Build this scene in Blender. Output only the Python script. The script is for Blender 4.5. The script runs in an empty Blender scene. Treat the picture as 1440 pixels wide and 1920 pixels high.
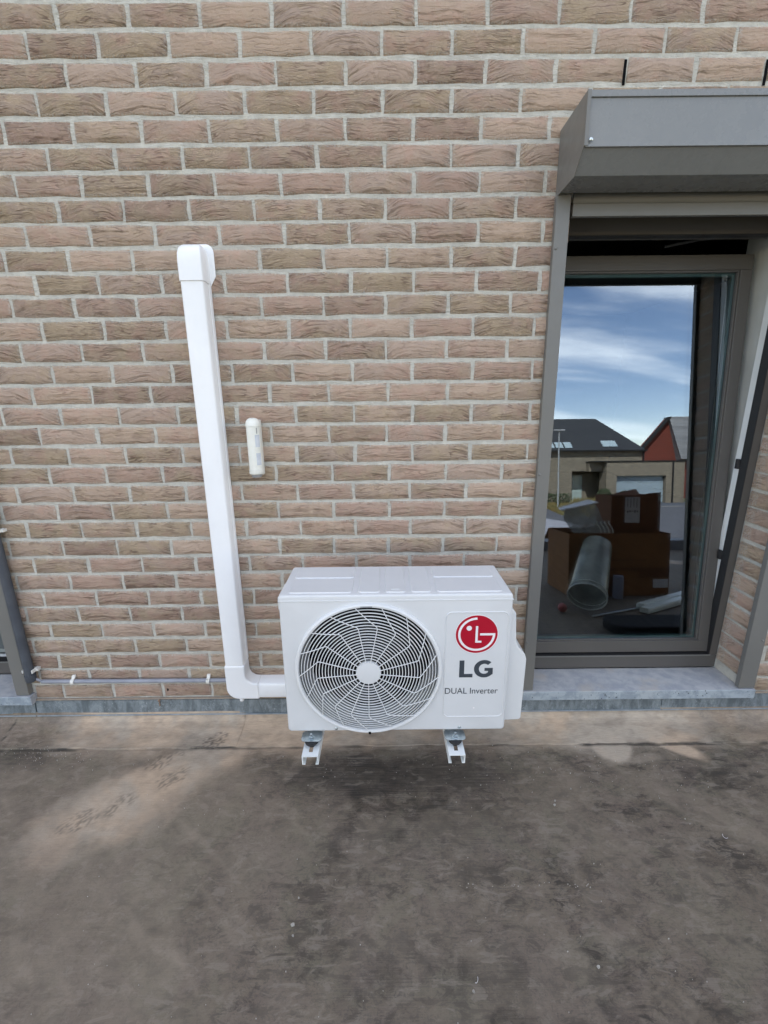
import bpy, bmesh, math, random
import numpy as np
from mathutils import Matrix, Vector

random.seed(7)
rng = np.random.default_rng(11)
PI = math.pi
sc = bpy.context.scene
COL = sc.collection

# ------------------------------------------------------------------ camera
D, HC = 1.7244, 1.45
TH, RO, FPX = math.radians(14.83), math.radians(-0.58), 820.0
cam_d = bpy.data.cameras.new('camera')
cam = bpy.data.objects.new('camera', cam_d)
COL.objects.link(cam)
fw = Vector((0, math.cos(TH), -math.sin(TH)))
up0 = Vector((0, math.sin(TH), math.cos(TH)))
rt = Vector((1, 0, 0)) * math.cos(RO) + up0 * math.sin(RO)
up = Vector((1, 0, 0)) * -math.sin(RO) + up0 * math.cos(RO)
m = Matrix((rt, up, -fw)).transposed().to_4x4()
m.translation = Vector((0, -D, HC))
cam.matrix_world = m
cam_d.sensor_fit = 'VERTICAL'
cam_d.sensor_height = 24.0
cam_d.lens = 24.0 * FPX / 1920.0
cam_d.clip_start = 0.02
cam_d.clip_end = 600
sc.camera = cam

# ------------------------------------------------------------------ light
SUN_EL, SUN_ROT = math.radians(50), math.radians(-24)
w = bpy.data.worlds.new('World')
sc.world = w
w.use_nodes = True
nt = w.node_tree
for n in list(nt.nodes):
    nt.nodes.remove(n)
def WN(t, **k):
    n = nt.nodes.new(t)
    for a, b in k.items():
        setattr(n, a, b)
    return n
sky = WN('ShaderNodeTexSky', sky_type='NISHITA', sun_disc=False, sun_elevation=SUN_EL, sun_rotation=SUN_ROT,
         air_density=0.75, dust_density=0.1, ozone_density=2.5)
tint = WN('ShaderNodeMix', data_type='RGBA', blend_type='MULTIPLY')
tint.inputs['Factor'].default_value = 1
nt.links.new(sky.outputs[0], tint.inputs['A'])
tint.inputs['B'].default_value = (1.45, 1.075, 0.81, 1)      # camera balanced for open shade
tc = WN('ShaderNodeTexCoord')
sep = WN('ShaderNodeSeparateXYZ')
nt.links.new(tc.outputs['Generated'], sep.inputs[0])
zz = WN('ShaderNodeMath', operation='ADD'); nt.links.new(sep.outputs[2], zz.inputs[0]); zz.inputs[1].default_value = 0.22
zm = WN('ShaderNodeMath', operation='MAXIMUM'); nt.links.new(zz.outputs[0], zm.inputs[0]); zm.inputs[1].default_value = 0.05
dx = WN('ShaderNodeMath', operation='DIVIDE'); nt.links.new(sep.outputs[0], dx.inputs[0]); nt.links.new(zm.outputs[0], dx.inputs[1])
dy = WN('ShaderNodeMath', operation='DIVIDE'); nt.links.new(sep.outputs[1], dy.inputs[0]); nt.links.new(zm.outputs[0], dy.inputs[1])
cb = WN('ShaderNodeCombineXYZ'); nt.links.new(dx.outputs[0], cb.inputs[0]); nt.links.new(dy.outputs[0], cb.inputs[1])
mp = WN('ShaderNodeMapping'); nt.links.new(cb.outputs[0], mp.inputs[0])
mp.inputs['Rotation'].default_value = (0, 0, math.radians(25)); mp.inputs['Scale'].default_value = (0.55, 1.5, 1)
cn = WN('ShaderNodeTexNoise'); nt.links.new(mp.outputs[0], cn.inputs['Vector'])
cn.inputs['Scale'].default_value = 1.6; cn.inputs['Detail'].default_value = 7; cn.inputs['Roughness'].default_value = 0.52
cn.inputs['Distortion'].default_value = 0.35
cr = WN('ShaderNodeMapRange', interpolation_type='SMOOTHSTEP'); nt.links.new(cn.outputs[0], cr.inputs[0])
cr.inputs[1].default_value = 0.42; cr.inputs[2].default_value = 0.74; cr.inputs[3].default_value = 0.02; cr.inputs[4].default_value = 0.58
hs = WN('ShaderNodeHueSaturation'); hs.inputs['Saturation'].default_value = 1.42; nt.links.new(tint.outputs['Result'], hs.inputs['Color'])
cm = WN('ShaderNodeMix', data_type='RGBA'); nt.links.new(cr.outputs[0], cm.inputs['Factor'])
nt.links.new(hs.outputs[0], cm.inputs['A']); cm.inputs['B'].default_value = (13.5, 13.1, 12.4, 1)
bg = WN('ShaderNodeBackground'); nt.links.new(cm.outputs['Result'], bg.inputs[0]); bg.inputs[1].default_value = 0.10
wo = WN('ShaderNodeOutputWorld'); nt.links.new(bg.outputs[0], wo.inputs[0])

sun_d = bpy.data.lights.new('sun', 'SUN')
sun_d.energy = 3.5; sun_d.angle = math.radians(0.5); sun_d.color = (1.0, 0.94, 0.86)
sun = bpy.data.objects.new('sun', sun_d); COL.objects.link(sun)
S = Vector((math.sin(SUN_ROT) * math.cos(SUN_EL), math.cos(SUN_ROT) * math.cos(SUN_EL), math.sin(SUN_EL)))
sun.rotation_euler = S.to_track_quat('Z', 'Y').to_euler()
sun.location = (0, 0, 12)
sc.view_settings.view_transform = 'Standard'
sc.view_settings.look = 'None'
sc.view_settings.exposure = 2.22
sc.view_settings.gamma = 1
sc.view_settings.use_curve_mapping = False
sc.cycles.max_bounces = 8
sc.cycles.transparent_max_bounces = 12

# ------------------------------------------------------------------ materials
class NG:
    """small helper around a node tree"""
    def __init__(s, name):
        s.m = bpy.data.materials.new(name); s.m.use_nodes = True
        s.t = s.m.node_tree
        for n in list(s.t.nodes): s.t.nodes.remove(n)
        s.out = s.n('ShaderNodeOutputMaterial')
    def n(s, t, ins=None, **k):
        x = s.t.nodes.new(t)
        for a, b in k.items(): setattr(x, a, b)
        for a, b in (ins or {}).items(): s.put(x.inputs[a], b)
        return x
    def put(s, sock, v):
        if isinstance(v, bpy.types.NodeSocket): s.t.links.new(v, sock)
        elif isinstance(v, (tuple, list)) and len(v) == 3 and sock.type == 'RGBA': sock.default_value = (*v, 1)
        else: sock.default_value = v
    def math(s, op, a, b=0.0, c=None, clamp=False):
        x = s.n('ShaderNodeMath', operation=op, use_clamp=clamp)
        s.put(x.inputs[0], a); s.put(x.inputs[1], b)
        if c is not None: s.put(x.inputs[2], c)
        return x.outputs[0]
    def vmath(s, op, a, b):
        x = s.n('ShaderNodeVectorMath', operation=op)
        s.put(x.inputs[0], a); s.put(x.inputs[1], b)
        return x.outputs[0]
    def noise(s, vec, scale=5, detail=3, rough=0.5, dist=0, w=None):
        x = s.n('ShaderNodeTexNoise', noise_dimensions='4D' if w is not None else '3D')
        s.put(x.inputs['Vector'], vec); s.put(x.inputs['Scale'], scale); s.put(x.inputs['Detail'], detail)
        s.put(x.inputs['Roughness'], rough); s.put(x.inputs['Distortion'], dist)
        if w is not None: s.put(x.inputs['W'], w)
        return x.outputs[0]
    def ramp(s, v, a, b, c=0.0, d=1.0, smooth=True):
        x = s.n('ShaderNodeMapRange', interpolation_type='SMOOTHSTEP' if smooth else 'LINEAR')
        for i, q in enumerate((v, a, b, c, d)): s.put(x.inputs[i], q)
        return x.outputs[0]
    def mix(s, f, a, b, mode='MIX'):
        x = s.n('ShaderNodeMix', data_type='RGBA', blend_type=mode)
        s.put(x.inputs['Factor'], f); s.put(x.inputs['A'], a); s.put(x.inputs['B'], b)
        return x.outputs['Result']
    def bump(s, h, strength=0.5, dist=0.002, normal=None):
        x = s.n('ShaderNodeBump'); s.put(x.inputs['Height'], h)
        x.inputs['Strength'].default_value = strength; x.inputs['Distance'].default_value = dist
        if normal is not None: s.put(x.inputs['Normal'], normal)
        return x.outputs[0]
    def bsdf(s, col, rough=0.5, normal=None, metal=0.0, spec=0.5, coat=0.0):
        x = s.n('ShaderNodeBsdfPrincipled')
        s.put(x.inputs['Base Color'], col); s.put(x.inputs['Roughness'], rough); s.put(x.inputs['Metallic'], metal)
        s.put(x.inputs['Specular IOR Level'], spec); s.put(x.inputs['Coat Weight'], coat)
        if normal is not None: s.put(x.inputs['Normal'], normal)
        s.t.links.new(x.outputs[0], s.out.inputs[0])
        return x
    def pos(s): return s.n('ShaderNodeNewGeometry').outputs['Position']
    def objco(s): return s.n('ShaderNodeTexCoord').outputs['Object']
    def scale(s, v, k): return s.vmath('MULTIPLY', v, k)

def simple(name, c1, c2=None, scale=8, rough=0.5, metal=0, bs=0, bstr=0.3, bd=0.001, spec=0.5, rvar=0.0, detail=4, stretch=(1, 1, 1)):
    g = NG(name); p = g.scale(g.pos(), stretch)
    nz = g.noise(p, scale, detail, 0.55)
    col = g.mix(g.ramp(nz, 0.3, 0.7), c1, c2 if c2 else tuple(min(1, x * 0.93) for x in c1))
    nrm = g.bump(g.noise(p, bs, 3, 0.6), bstr, bd) if bs else None
    r = g.ramp(g.noise(p, scale * 1.7, 4), 0.3, 0.7, rough - rvar, rough + rvar) if rvar else rough
    g.bsdf(col, r, nrm, metal, spec)
    return g.m

M = {}
def make_brick():
    g = NG('brick')
    uv = g.n('ShaderNodeUVMap', uv_map='local').outputs[0]
    s = g.n('ShaderNodeSeparateXYZ', {0: uv}); u, v = s.outputs[0], s.outputs[1]
    rnd = g.math('ADD', g.n('ShaderNodeObjectInfo').outputs['Random'], g.n('ShaderNodeAttribute', attribute_name='seed').outputs['Fac'])
    sd = g.math('MULTIPLY', rnd, 91.7)
    wn = g.n('ShaderNodeTexWhiteNoise', {'W': sd}, noise_dimensions='1D')
    wc = g.n('ShaderNodeSeparateColor', {0: wn.outputs['Color']})
    r1, r2, r3 = wc.outputs[0], wc.outputs[1], wc.outputs[2]
    # folds of the hand-thrown clay run as arcs towards the bottom corners
    arc = g.math('MULTIPLY', g.math('MULTIPLY', g.math('MULTIPLY', u, u), 3.6), g.math('SUBTRACT', g.math('MULTIPLY', r1, 1.0), 0.20))
    base = g.n('ShaderNodeCombineXYZ', {0: u, 1: v, 2: 0.0}).outputs[0]
    w1 = g.noise(base, 15, 3, 0.55, w=sd)
    v2 = g.math('ADD', g.math('ADD', v, arc), g.math('MULTIPLY', g.math('SUBTRACT', w1, 0.5), 0.022))
    st = g.n('ShaderNodeCombineXYZ', {0: g.math('MULTIPLY', u, 0.11), 1: v2, 2: 0.0}).outputs[0]
    f1 = g.noise(st, 42, 2.2, 0.50, 0.0, w=g.math('ADD', sd, 3.1))
    rd = g.math('ABSOLUTE', g.math('SUBTRACT', f1, 0.5))
    mask = g.math('MULTIPLY', g.ramp(g.noise(base, 17, 2, 0.6, w=g.math('ADD', sd, 9.2)), 0.38, 0.62), g.ramp(r2, 0.0, 0.75, 0.50, 1.05))
    groove = g.math('MULTIPLY', g.ramp(rd, 0.0, 0.023, 1.0, 0.0), mask)
    st2 = g.n('ShaderNodeCombineXYZ', {0: g.math('MULTIPLY', u, 0.26), 1: v2, 2: 0.0}).outputs[0]
    f2 = g.noise(st2, 170, 4, 0.65, 0.1, w=g.math('ADD', sd, 5.7))
    rd2 = g.ramp(g.math('ABSOLUTE', g.math('SUBTRACT', f2, 0.5)), 0.0, 0.11)
    t_ = g.math('MULTIPLY', f1, 5.0)
    saw = g.math('FRACT', t_)
    lam = g.math('MULTIPLY', saw, g.math('MULTIPLY', mask, 1.0))          # overlapping folds of clay: slow rise, sharp drop
    lip = g.math('MULTIPLY', g.math('ADD', g.ramp(saw, 0.84, 0.98), g.ramp(saw, 0.06, 0.0)), mask)
    grain = g.noise(uv, 620, 3, 0.75)
    h = g.math('ADD', g.math('MULTIPLY', f1, 1.2), g.math('MULTIPLY', groove, -0.30))
    h = g.math('ADD', h, g.math('MULTIPLY', lam, 0.46))
    h = g.math('ADD', h, g.math('MULTIPLY', rd2, g.ramp(r2, 0, 1, 0.03, 0.16)))
    h = g.math('ADD', h, g.math('MULTIPLY', g.noise(base, 75, 5, 0.72, w=g.math('ADD', sd, 4.4)), 0.55))
    h = g.math('ADD', h, g.math('MULTIPLY', grain, 0.16))
    nrm = g.bump(h, 1.0, 0.0170)
    # colour: sanded beige, rose and greyish clay, mixed in each brick
    cA, cB, cC = (0.562, 0.416, 0.312), (0.570, 0.438, 0.300), (0.518, 0.386, 0.304)
    cD = (0.570, 0.378, 0.290)
    c = g.mix(g.ramp(r1, 0.25, 0.9), cA, cC)
    c = g.mix(g.ramp(g.math('ADD', g.math('MULTIPLY', g.noise(base, 13, 3, 0.6, w=g.math('ADD', sd, 1.3)), 0.9), g.math('MULTIPLY', r2, 0.35)), 0.55, 0.85), c, cB)
    c = g.mix(g.math('MULTIPLY', g.ramp(g.math('ADD', g.noise(base, 16, 3, 0.6, w=g.math('ADD', sd, 7.3)), g.math('MULTIPLY', r3, 0.25)), 0.58, 0.82), 0.8), c, cD)
    c = g.mix(g.ramp(r3, 0.5, 1.0, 0.0, 0.30), c, (0.30, 0.215, 0.180))
    c = g.mix(g.math('MULTIPLY', g.ramp(grain, 0.35, 0.7), 0.25), c, (0.50, 0.41, 0.33))
    c = g.mix(g.math('MULTIPLY', g.math('MAXIMUM', g.math('MULTIPLY', groove, 0.5), lip), 0.66), c, (0.20, 0.128, 0.098))        # raw clay tone doubling as shade painted into the folds
    # mortar haze along the arrises
    au = g.math('ABSOLUTE', v)
    hz = g.math('MULTIPLY', g.math('MAXIMUM', g.ramp(au, 0.022, 0.031), g.ramp(g.math('ABSOLUTE', u), 0.094, 0.106)), g.ramp(g.noise(uv, 160, 3, 0.7, w=sd) if False else g.noise(uv, 160, 3, 0.7), 0.42, 0.62))
    c = g.mix(g.math('MULTIPLY', hz, 0.7), c, (0.58, 0.55, 0.48))
    g.bsdf(c, 0.92, nrm, spec=0.2)
    return g.m
M['brick'] = make_brick()

def make_mortar():
    g = NG('mortar'); p = g.pos()
    a = g.noise(p, 260, 4, 0.7); b = g.noise(p, 24, 4, 0.6); c3 = g.noise(p, 5, 2)
    c = g.mix(g.ramp(b, 0.3, 0.7), (0.62, 0.60, 0.53), (0.50, 0.485, 0.43))
    c = g.mix(g.math('MULTIPLY', g.ramp(a, 0.5, 0.75), 0.5), c, (0.64, 0.62, 0.56))
    c = g.mix(g.math('MULTIPLY', g.ramp(c3, 0.5, 0.8), 0.3), c, (0.40, 0.36, 0.31))
    h = g.math('ADD', g.math('MULTIPLY', a, 0.35), g.math('ADD', b, g.math('MULTIPLY', g.noise(p, 95, 4, 0.7), 0.6)))
    h = g.math('ADD', h, g.math('MULTIPLY', g.noise(g.scale(p, (1, 1, 5)), 30, 3, 0.6), 0.9))
    g.bsdf(c, 0.95, g.bump(h, 1.0, 0.0075), spec=0.15)
    return g.m
M['mortar'] = make_mortar()

def make_deck():
    g = NG('roofing_membrane'); p = g.pos()
    du = g.n('ShaderNodeAttribute', attribute_name='dust').outputs['Fac']
    sm = g.n('ShaderNodeAttribute', attribute_name='smear').outputs['Fac']
    rib = g.noise(g.scale(p, (4, 260, 1)), 1.0, 2, 0.6)
    fib = g.noise(g.scale(p, (30, 170, 1)), 1.0, 4, 0.7)
    n1 = g.noise(p, 3.0, 6, 0.62, 0.6); n2 = g.noise(p, 14, 6, 0.7, 0.4); n3 = g.noise(p, 150, 4, 0.7)
    hue = g.noise(p, 6.5, 4, 0.6, 0.8)
    c = g.mix(g.ramp(n1, 0.35, 0.65), (0.120, 0.094, 0.067), (0.170, 0.134, 0.097))
    c = g.mix(g.math('MULTIPLY', g.ramp(hue, 0.44, 0.60), 0.8), c, (0.155, 0.118, 0.092))
    c = g.mix(g.math('MULTIPLY', g.ramp(g.noise(p, 4.3, 5, 0.65, 0.8), 0.5, 0.63), 0.7), c, (0.155, 0.136, 0.092))
    c = g.mix(g.math('MULTIPLY', g.ramp(n2, 0.50, 0.68), 0.75), c, (0.245, 0.205, 0.160))
    c = g.mix(g.math('MULTIPLY', g.ramp(n2, 0.47, 0.36), 0.6), c, (0.052, 0.045, 0.037))
    fine = g.noise(g.scale(p, (1, 1.6, 1)), 60, 6, 0.82, 0.9)
    c = g.mix(g.math('MULTIPLY', g.ramp(fine, 0.52, 0.40), 0.5), c, (0.040, 0.036, 0.033))
    c = g.mix(g.math('MULTIPLY', g.ramp(fine, 0.55, 0.68), 0.40), c, (0.165, 0.145, 0.125))
    rot = g.n('ShaderNodeMapping', {'Vector': p}); rot.inputs['Rotation'].default_value = (0, 0, math.radians(38)); rot.inputs['Scale'].default_value = (12, 30, 1)
    rot2 = g.n('ShaderNodeMapping', {'Vector': p}); rot2.inputs['Rotation'].default_value = (0, 0, math.radians(-52)); rot2.inputs['Scale'].default_value = (13, 34, 1)
    sel = g.ramp(g.noise(p, 2.2, 3, 0.6), 0.42, 0.58)
    k1 = g.noise(rot.outputs[0], 1.0, 5, 0.68, 0.7); k2 = g.noise(rot2.outputs[0], 1.0, 5, 0.68, 0.7)
    scuff = g.math('ADD', g.math('MULTIPLY', k1, sel), g.math('MULTIPLY', k2, g.math('SUBTRACT', 1.0, sel)))
    calm = g.math('SUBTRACT', 1.0, g.math('MULTIPLY', sm, 0.75))
    shade_dmp = g.n('ShaderNodeAttribute', attribute_name='shade_damp').outputs['Fac']  # painted shade under the unit, damp patches and seam lines
    c = g.mix(g.math('MULTIPLY', shade_dmp, 0.75), c, (0.050, 0.043, 0.035))
    c = g.mix(g.math('MULTIPLY', g.math('MULTIPLY', g.ramp(scuff, 0.47, 0.40), 0.85), calm), c, (0.058, 0.048, 0.038))
    c = g.mix(g.math('MULTIPLY', g.ramp(scuff, 0.54, 0.62), 0.55), c, (0.250, 0.210, 0.168))
    c = g.mix(g.math('MULTIPLY', g.math('MULTIPLY', g.ramp(rib, 0.48, 0.57), g.ramp(shade_dmp, 0.1, 0.6, 0.10, 0.65)), calm), c, (0.036, 0.032, 0.028))
    c = g.mix(g.math('MULTIPLY', g.ramp(fib, 0.60, 0.72), 0.25), c, (0.22, 0.19, 0.155))
    c = g.mix(g.math('MULTIPLY', sm, 0.85), c, (0.285, 0.232, 0.172))
    dd = g.math('MULTIPLY', du, g.ramp(fib, 0.25, 0.6, 0.72, 1.0))
    c = g.mix(g.math('MINIMUM', dd, 1.0), c, g.mix(g.ramp(n1, 0.4, 0.62), (0.52, 0.390, 0.275), (0.46, 0.385, 0.300)))
    c = g.mix(g.math('MULTIPLY', g.ramp(n3, 0.62, 0.74), 0.4), c, (0.20, 0.18, 0.16))
    h = g.math('ADD', g.math('MULTIPLY', rib, 0.22), g.math('MULTIPLY', n3, 0.30))
    h = g.math('ADD', h, g.math('MULTIPLY', n2, 0.7))
    h = g.math('ADD', h, g.math('MULTIPLY', scuff, 0.5))
    r = g.ramp(g.math('ADD', n2, g.math('MULTIPLY', sm, 0.3)), 0.3, 0.8, 0.58, 0.9)
    g.bsdf(c, r, g.bump(h, 0.55, 0.003), spec=0.35)
    return g.m
M['deck'] = make_deck()

def make_zinc():
    g = NG('weathered_zinc'); p = g.pos()
    n1 = g.noise(g.scale(p, (1, 1, 0.35)), 28, 6, 0.7, 0.5); n2 = g.noise(p, 110, 4, 0.75, 0.8); n3 = g.noise(g.scale(p, (1, 1, 0.25)), 9, 3)
    c = g.mix(g.ramp(n1, 0.36, 0.66), (0.150, 0.180, 0.195), (0.300, 0.345, 0.370))
    c = g.mix(g.math('MULTIPLY', g.ramp(n2, 0.53, 0.70), g.ramp(n3, 0.38, 0.62, 0.05, 0.75)), c, (0.54, 0.58, 0.60))
    c = g.mix(g.math('MULTIPLY', g.ramp(n2, 0.40, 0.30), 0.35), c, (0.06, 0.066, 0.07))
    g.bsdf(c, 0.45, g.bump(n2, 0.25, 0.001), metal=0.45)
    return g.m
M['zinc'] = make_zinc()

def make_bluestone():
    g = NG('bluestone'); p = g.pos()
    n1 = g.noise(p, 18, 6, 0.65, 0.3); n2 = g.noise(p, 140, 4, 0.8); n3 = g.noise(p, 60, 3, 0.6)
    c = g.mix(g.ramp(n1, 0.35, 0.68), (0.33, 0.345, 0.375), (0.45, 0.455, 0.46))
    c = g.mix(g.math('MULTIPLY', g.ramp(g.noise(p, 7, 4, 0.6), 0.5, 0.7), 0.6), c, (0.47, 0.42, 0.36))
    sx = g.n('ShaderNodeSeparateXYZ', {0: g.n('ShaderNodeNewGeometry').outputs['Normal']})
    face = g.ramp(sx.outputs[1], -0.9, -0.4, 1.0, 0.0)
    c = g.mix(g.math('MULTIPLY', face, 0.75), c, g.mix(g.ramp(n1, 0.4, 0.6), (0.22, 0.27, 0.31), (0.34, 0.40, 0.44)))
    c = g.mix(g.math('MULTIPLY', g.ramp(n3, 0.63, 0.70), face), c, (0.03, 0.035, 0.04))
    c = g.mix(g.math('MULTIPLY', g.ramp(n2, 0.6, 0.72), 0.35), c, (0.6, 0.6, 0.6))
    g.bsdf(c, 0.75, g.bump(n2, 0.35, 0.001), spec=0.3)
    return g.m
M['stone'] = make_bluestone()

def make_glass(name, k, tintc):
    g = NG(name)
    fr = g.math('MULTIPLY', g.n('ShaderNodeFresnel', {'IOR': 1.52}).outputs[0], k, clamp=True)
    nz = g.noise(g.pos(), 1.3, 2)
    tr = g.n('ShaderNodeBsdfTransparent', {'Color': tintc}); gl = g.n('ShaderNodeBsdfGlossy', {'Color': (0.76, 0.87, 0.98), 'Roughness': 0.0, 'Normal': g.bump(nz, 0.05, 0.002)})
    mx = g.n('ShaderNodeMixShader'); g.put(mx.inputs[0], fr)
    g.t.links.new(tr.outputs[0], mx.inputs[1]); g.t.links.new(gl.outputs[0], mx.inputs[2])
    g.t.links.new(mx.outputs[0], g.out.inputs[0])
    return g.m
M['glass'] = make_glass('outer_glass', 5.0, (0.94, 0.97, 0.96))
M['glass2'] = make_glass('inner_glass', 1.2, (0.90, 0.94, 0.93))

def make_coat(name, c, rough, speck):
    g = NG(name); p = g.pos()
    n1 = g.noise(p, 420, 2, 0.6); n2 = g.noise(p, 4, 5, 0.6)
    col = g.mix(g.ramp(n2, 0.35, 0.7), c, tuple(x * 0.95 for x in c))
    col = g.mix(g.math('MULTIPLY', g.ramp(g.noise(p, 55, 5, 0.75), 0.60, 0.76), 0.18), col, tuple(x * 0.72 for x in c))
    g.bsdf(col, g.ramp(g.noise(p, 22, 4, 0.6), 0.3, 0.7, rough - 0.05, rough + 0.08), g.bump(n1, speck, 0.0005), spec=0.45)
    return g.m
M['ac'] = make_coat('powder_coated_steel', (0.66, 0.665, 0.665), 0.38, 0.25)
M['acplastic'] = make_coat('white_moulded_plastic', (0.70, 0.705, 0.70), 0.42, 0.15)
M['pvc'] = make_coat('white_pvc', (0.86, 0.865, 0.87), 0.34, 0.10)
M['sensor'] = simple('sensor_plastic', (0.80, 0.795, 0.73), (0.73, 0.73, 0.66), 30, 0.4)
M['lens'] = simple('sensor_lens', (0.62, 0.65, 0.69), (0.52, 0.55, 0.60), 40, 0.25)
M['alu'] = make_coat('taupe_coated_aluminium', (0.172, 0.168, 0.155), 0.36, 0.12)
M['aluhood'] = make_coat('grey_coated_aluminium', (0.205, 0.210, 0.208), 0.26, 0.08)
M['sash'] = make_coat('brown_grey_frame_foil', (0.098, 0.091, 0.083), 0.45, 0.25)
M['whiteframe'] = simple('white_frame_pvc', (0.78, 0.80, 0.79), None, 8, 0.4)
M['plaster'] = simple('white_reveal_plaster', (0.60, 0.62, 0.60), (0.52, 0.54, 0.52), 6, 0.8, bs=60)
M['black'] = simple('black_rubber', (0.018, 0.018, 0.019), None, 20, 0.55)
M['dark'] = simple('dark_inside', (0.008, 0.008, 0.009), None, 10, 0.9, spec=0.05)
M['fan'] = simple('dark_fan_plastic', (0.010, 0.010, 0.011), None, 10, 0.8, spec=0.1)
M['duct'] = simple('bell_mouth_shaded_plastic', (0.30, 0.305, 0.31), None, 10, 0.5)
M['steel'] = simple('galvanised_bolt', (0.62, 0.68, 0.70), (0.45, 0.52, 0.55), 90, 0.28, metal=0.9)
M['arm'] = make_coat('white_coated_bracket', (0.80, 0.82, 0.80), 0.38, 0.1)
M['pipe'] = simple('blue_grey_pvc', (0.30, 0.31, 0.35), (0.24, 0.25, 0.285), 14, 0.38)
M['pipedark'] = simple('dark_grey_pvc', (0.075, 0.085, 0.10), (0.055, 0.062, 0.075), 14, 0.45)
M['clip'] = simple('white_clip', (0.74, 0.73, 0.68), None, 30, 0.45)
M['red'] = simple('logo_red', (0.42, 0.003, 0.022), (0.40, 0.003, 0.02), 8, 0.35)
M['print'] = simple('grey_print', (0.045, 0.055, 0.068), None, 8, 0.45)
M['white'] = simple('print_white', (0.85, 0.82, 0.82), None, 8, 0.4)
M['gasket'] = simple('green_glass_edge', (0.10, 0.17, 0.165), (0.07, 0.13, 0.13), 9, 0.3)
M['card'] = simple('cardboard', (0.26, 0.125, 0.048), (0.20, 0.092, 0.034), 9, 0.85, bs=120)
M['card2'] = simple('dark_cardboard', (0.16, 0.068, 0.028), (0.12, 0.048, 0.020), 9, 0.85)
M['label'] = simple('paper_label', (0.6, 0.6, 0.62), None, 30, 0.7)
M['plastic_clear'] = simple('cloudy_plastic', (0.34, 0.36, 0.36), (0.22, 0.24, 0.24), 14, 0.35)
M['foilroll'] = simple('greenish_plastic_sleeve', (0.19, 0.21, 0.17), (0.12, 0.135, 0.11), 12, 0.4, bs=18, bstr=0.8, bd=0.01)
M['rollrim'] = simple('pale_plastic_rim', (0.72, 0.77, 0.72), None, 12, 0.35)
M['rose'] = simple('rose_plastic', (0.45, 0.12, 0.11), None, 12, 0.5)
M['case'] = simple('black_case_plastic', (0.016, 0.016, 0.017), None, 12, 0.75, spec=0.2)
M['tin'] = simple('blue_grey_tin', (0.26, 0.28, 0.36), None, 18, 0.4)
M['plank'] = simple('grey_oak_floor', (0.07, 0.062, 0.05), (0.05, 0.045, 0.037), 5, 0.5, stretch=(9, 0.8, 1), detail=6)
M['hem'] = simple('zinc_hem', (0.30, 0.33, 0.35), (0.20, 0.225, 0.24), 30, 0.5, metal=0.3)
M['post_paint'] = simple('pale_post_paint', (0.27, 0.28, 0.28), None, 3, 0.5)
M['roomwall'] = simple('room_plaster', (0.16, 0.155, 0.15), None, 3, 0.9)

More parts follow.
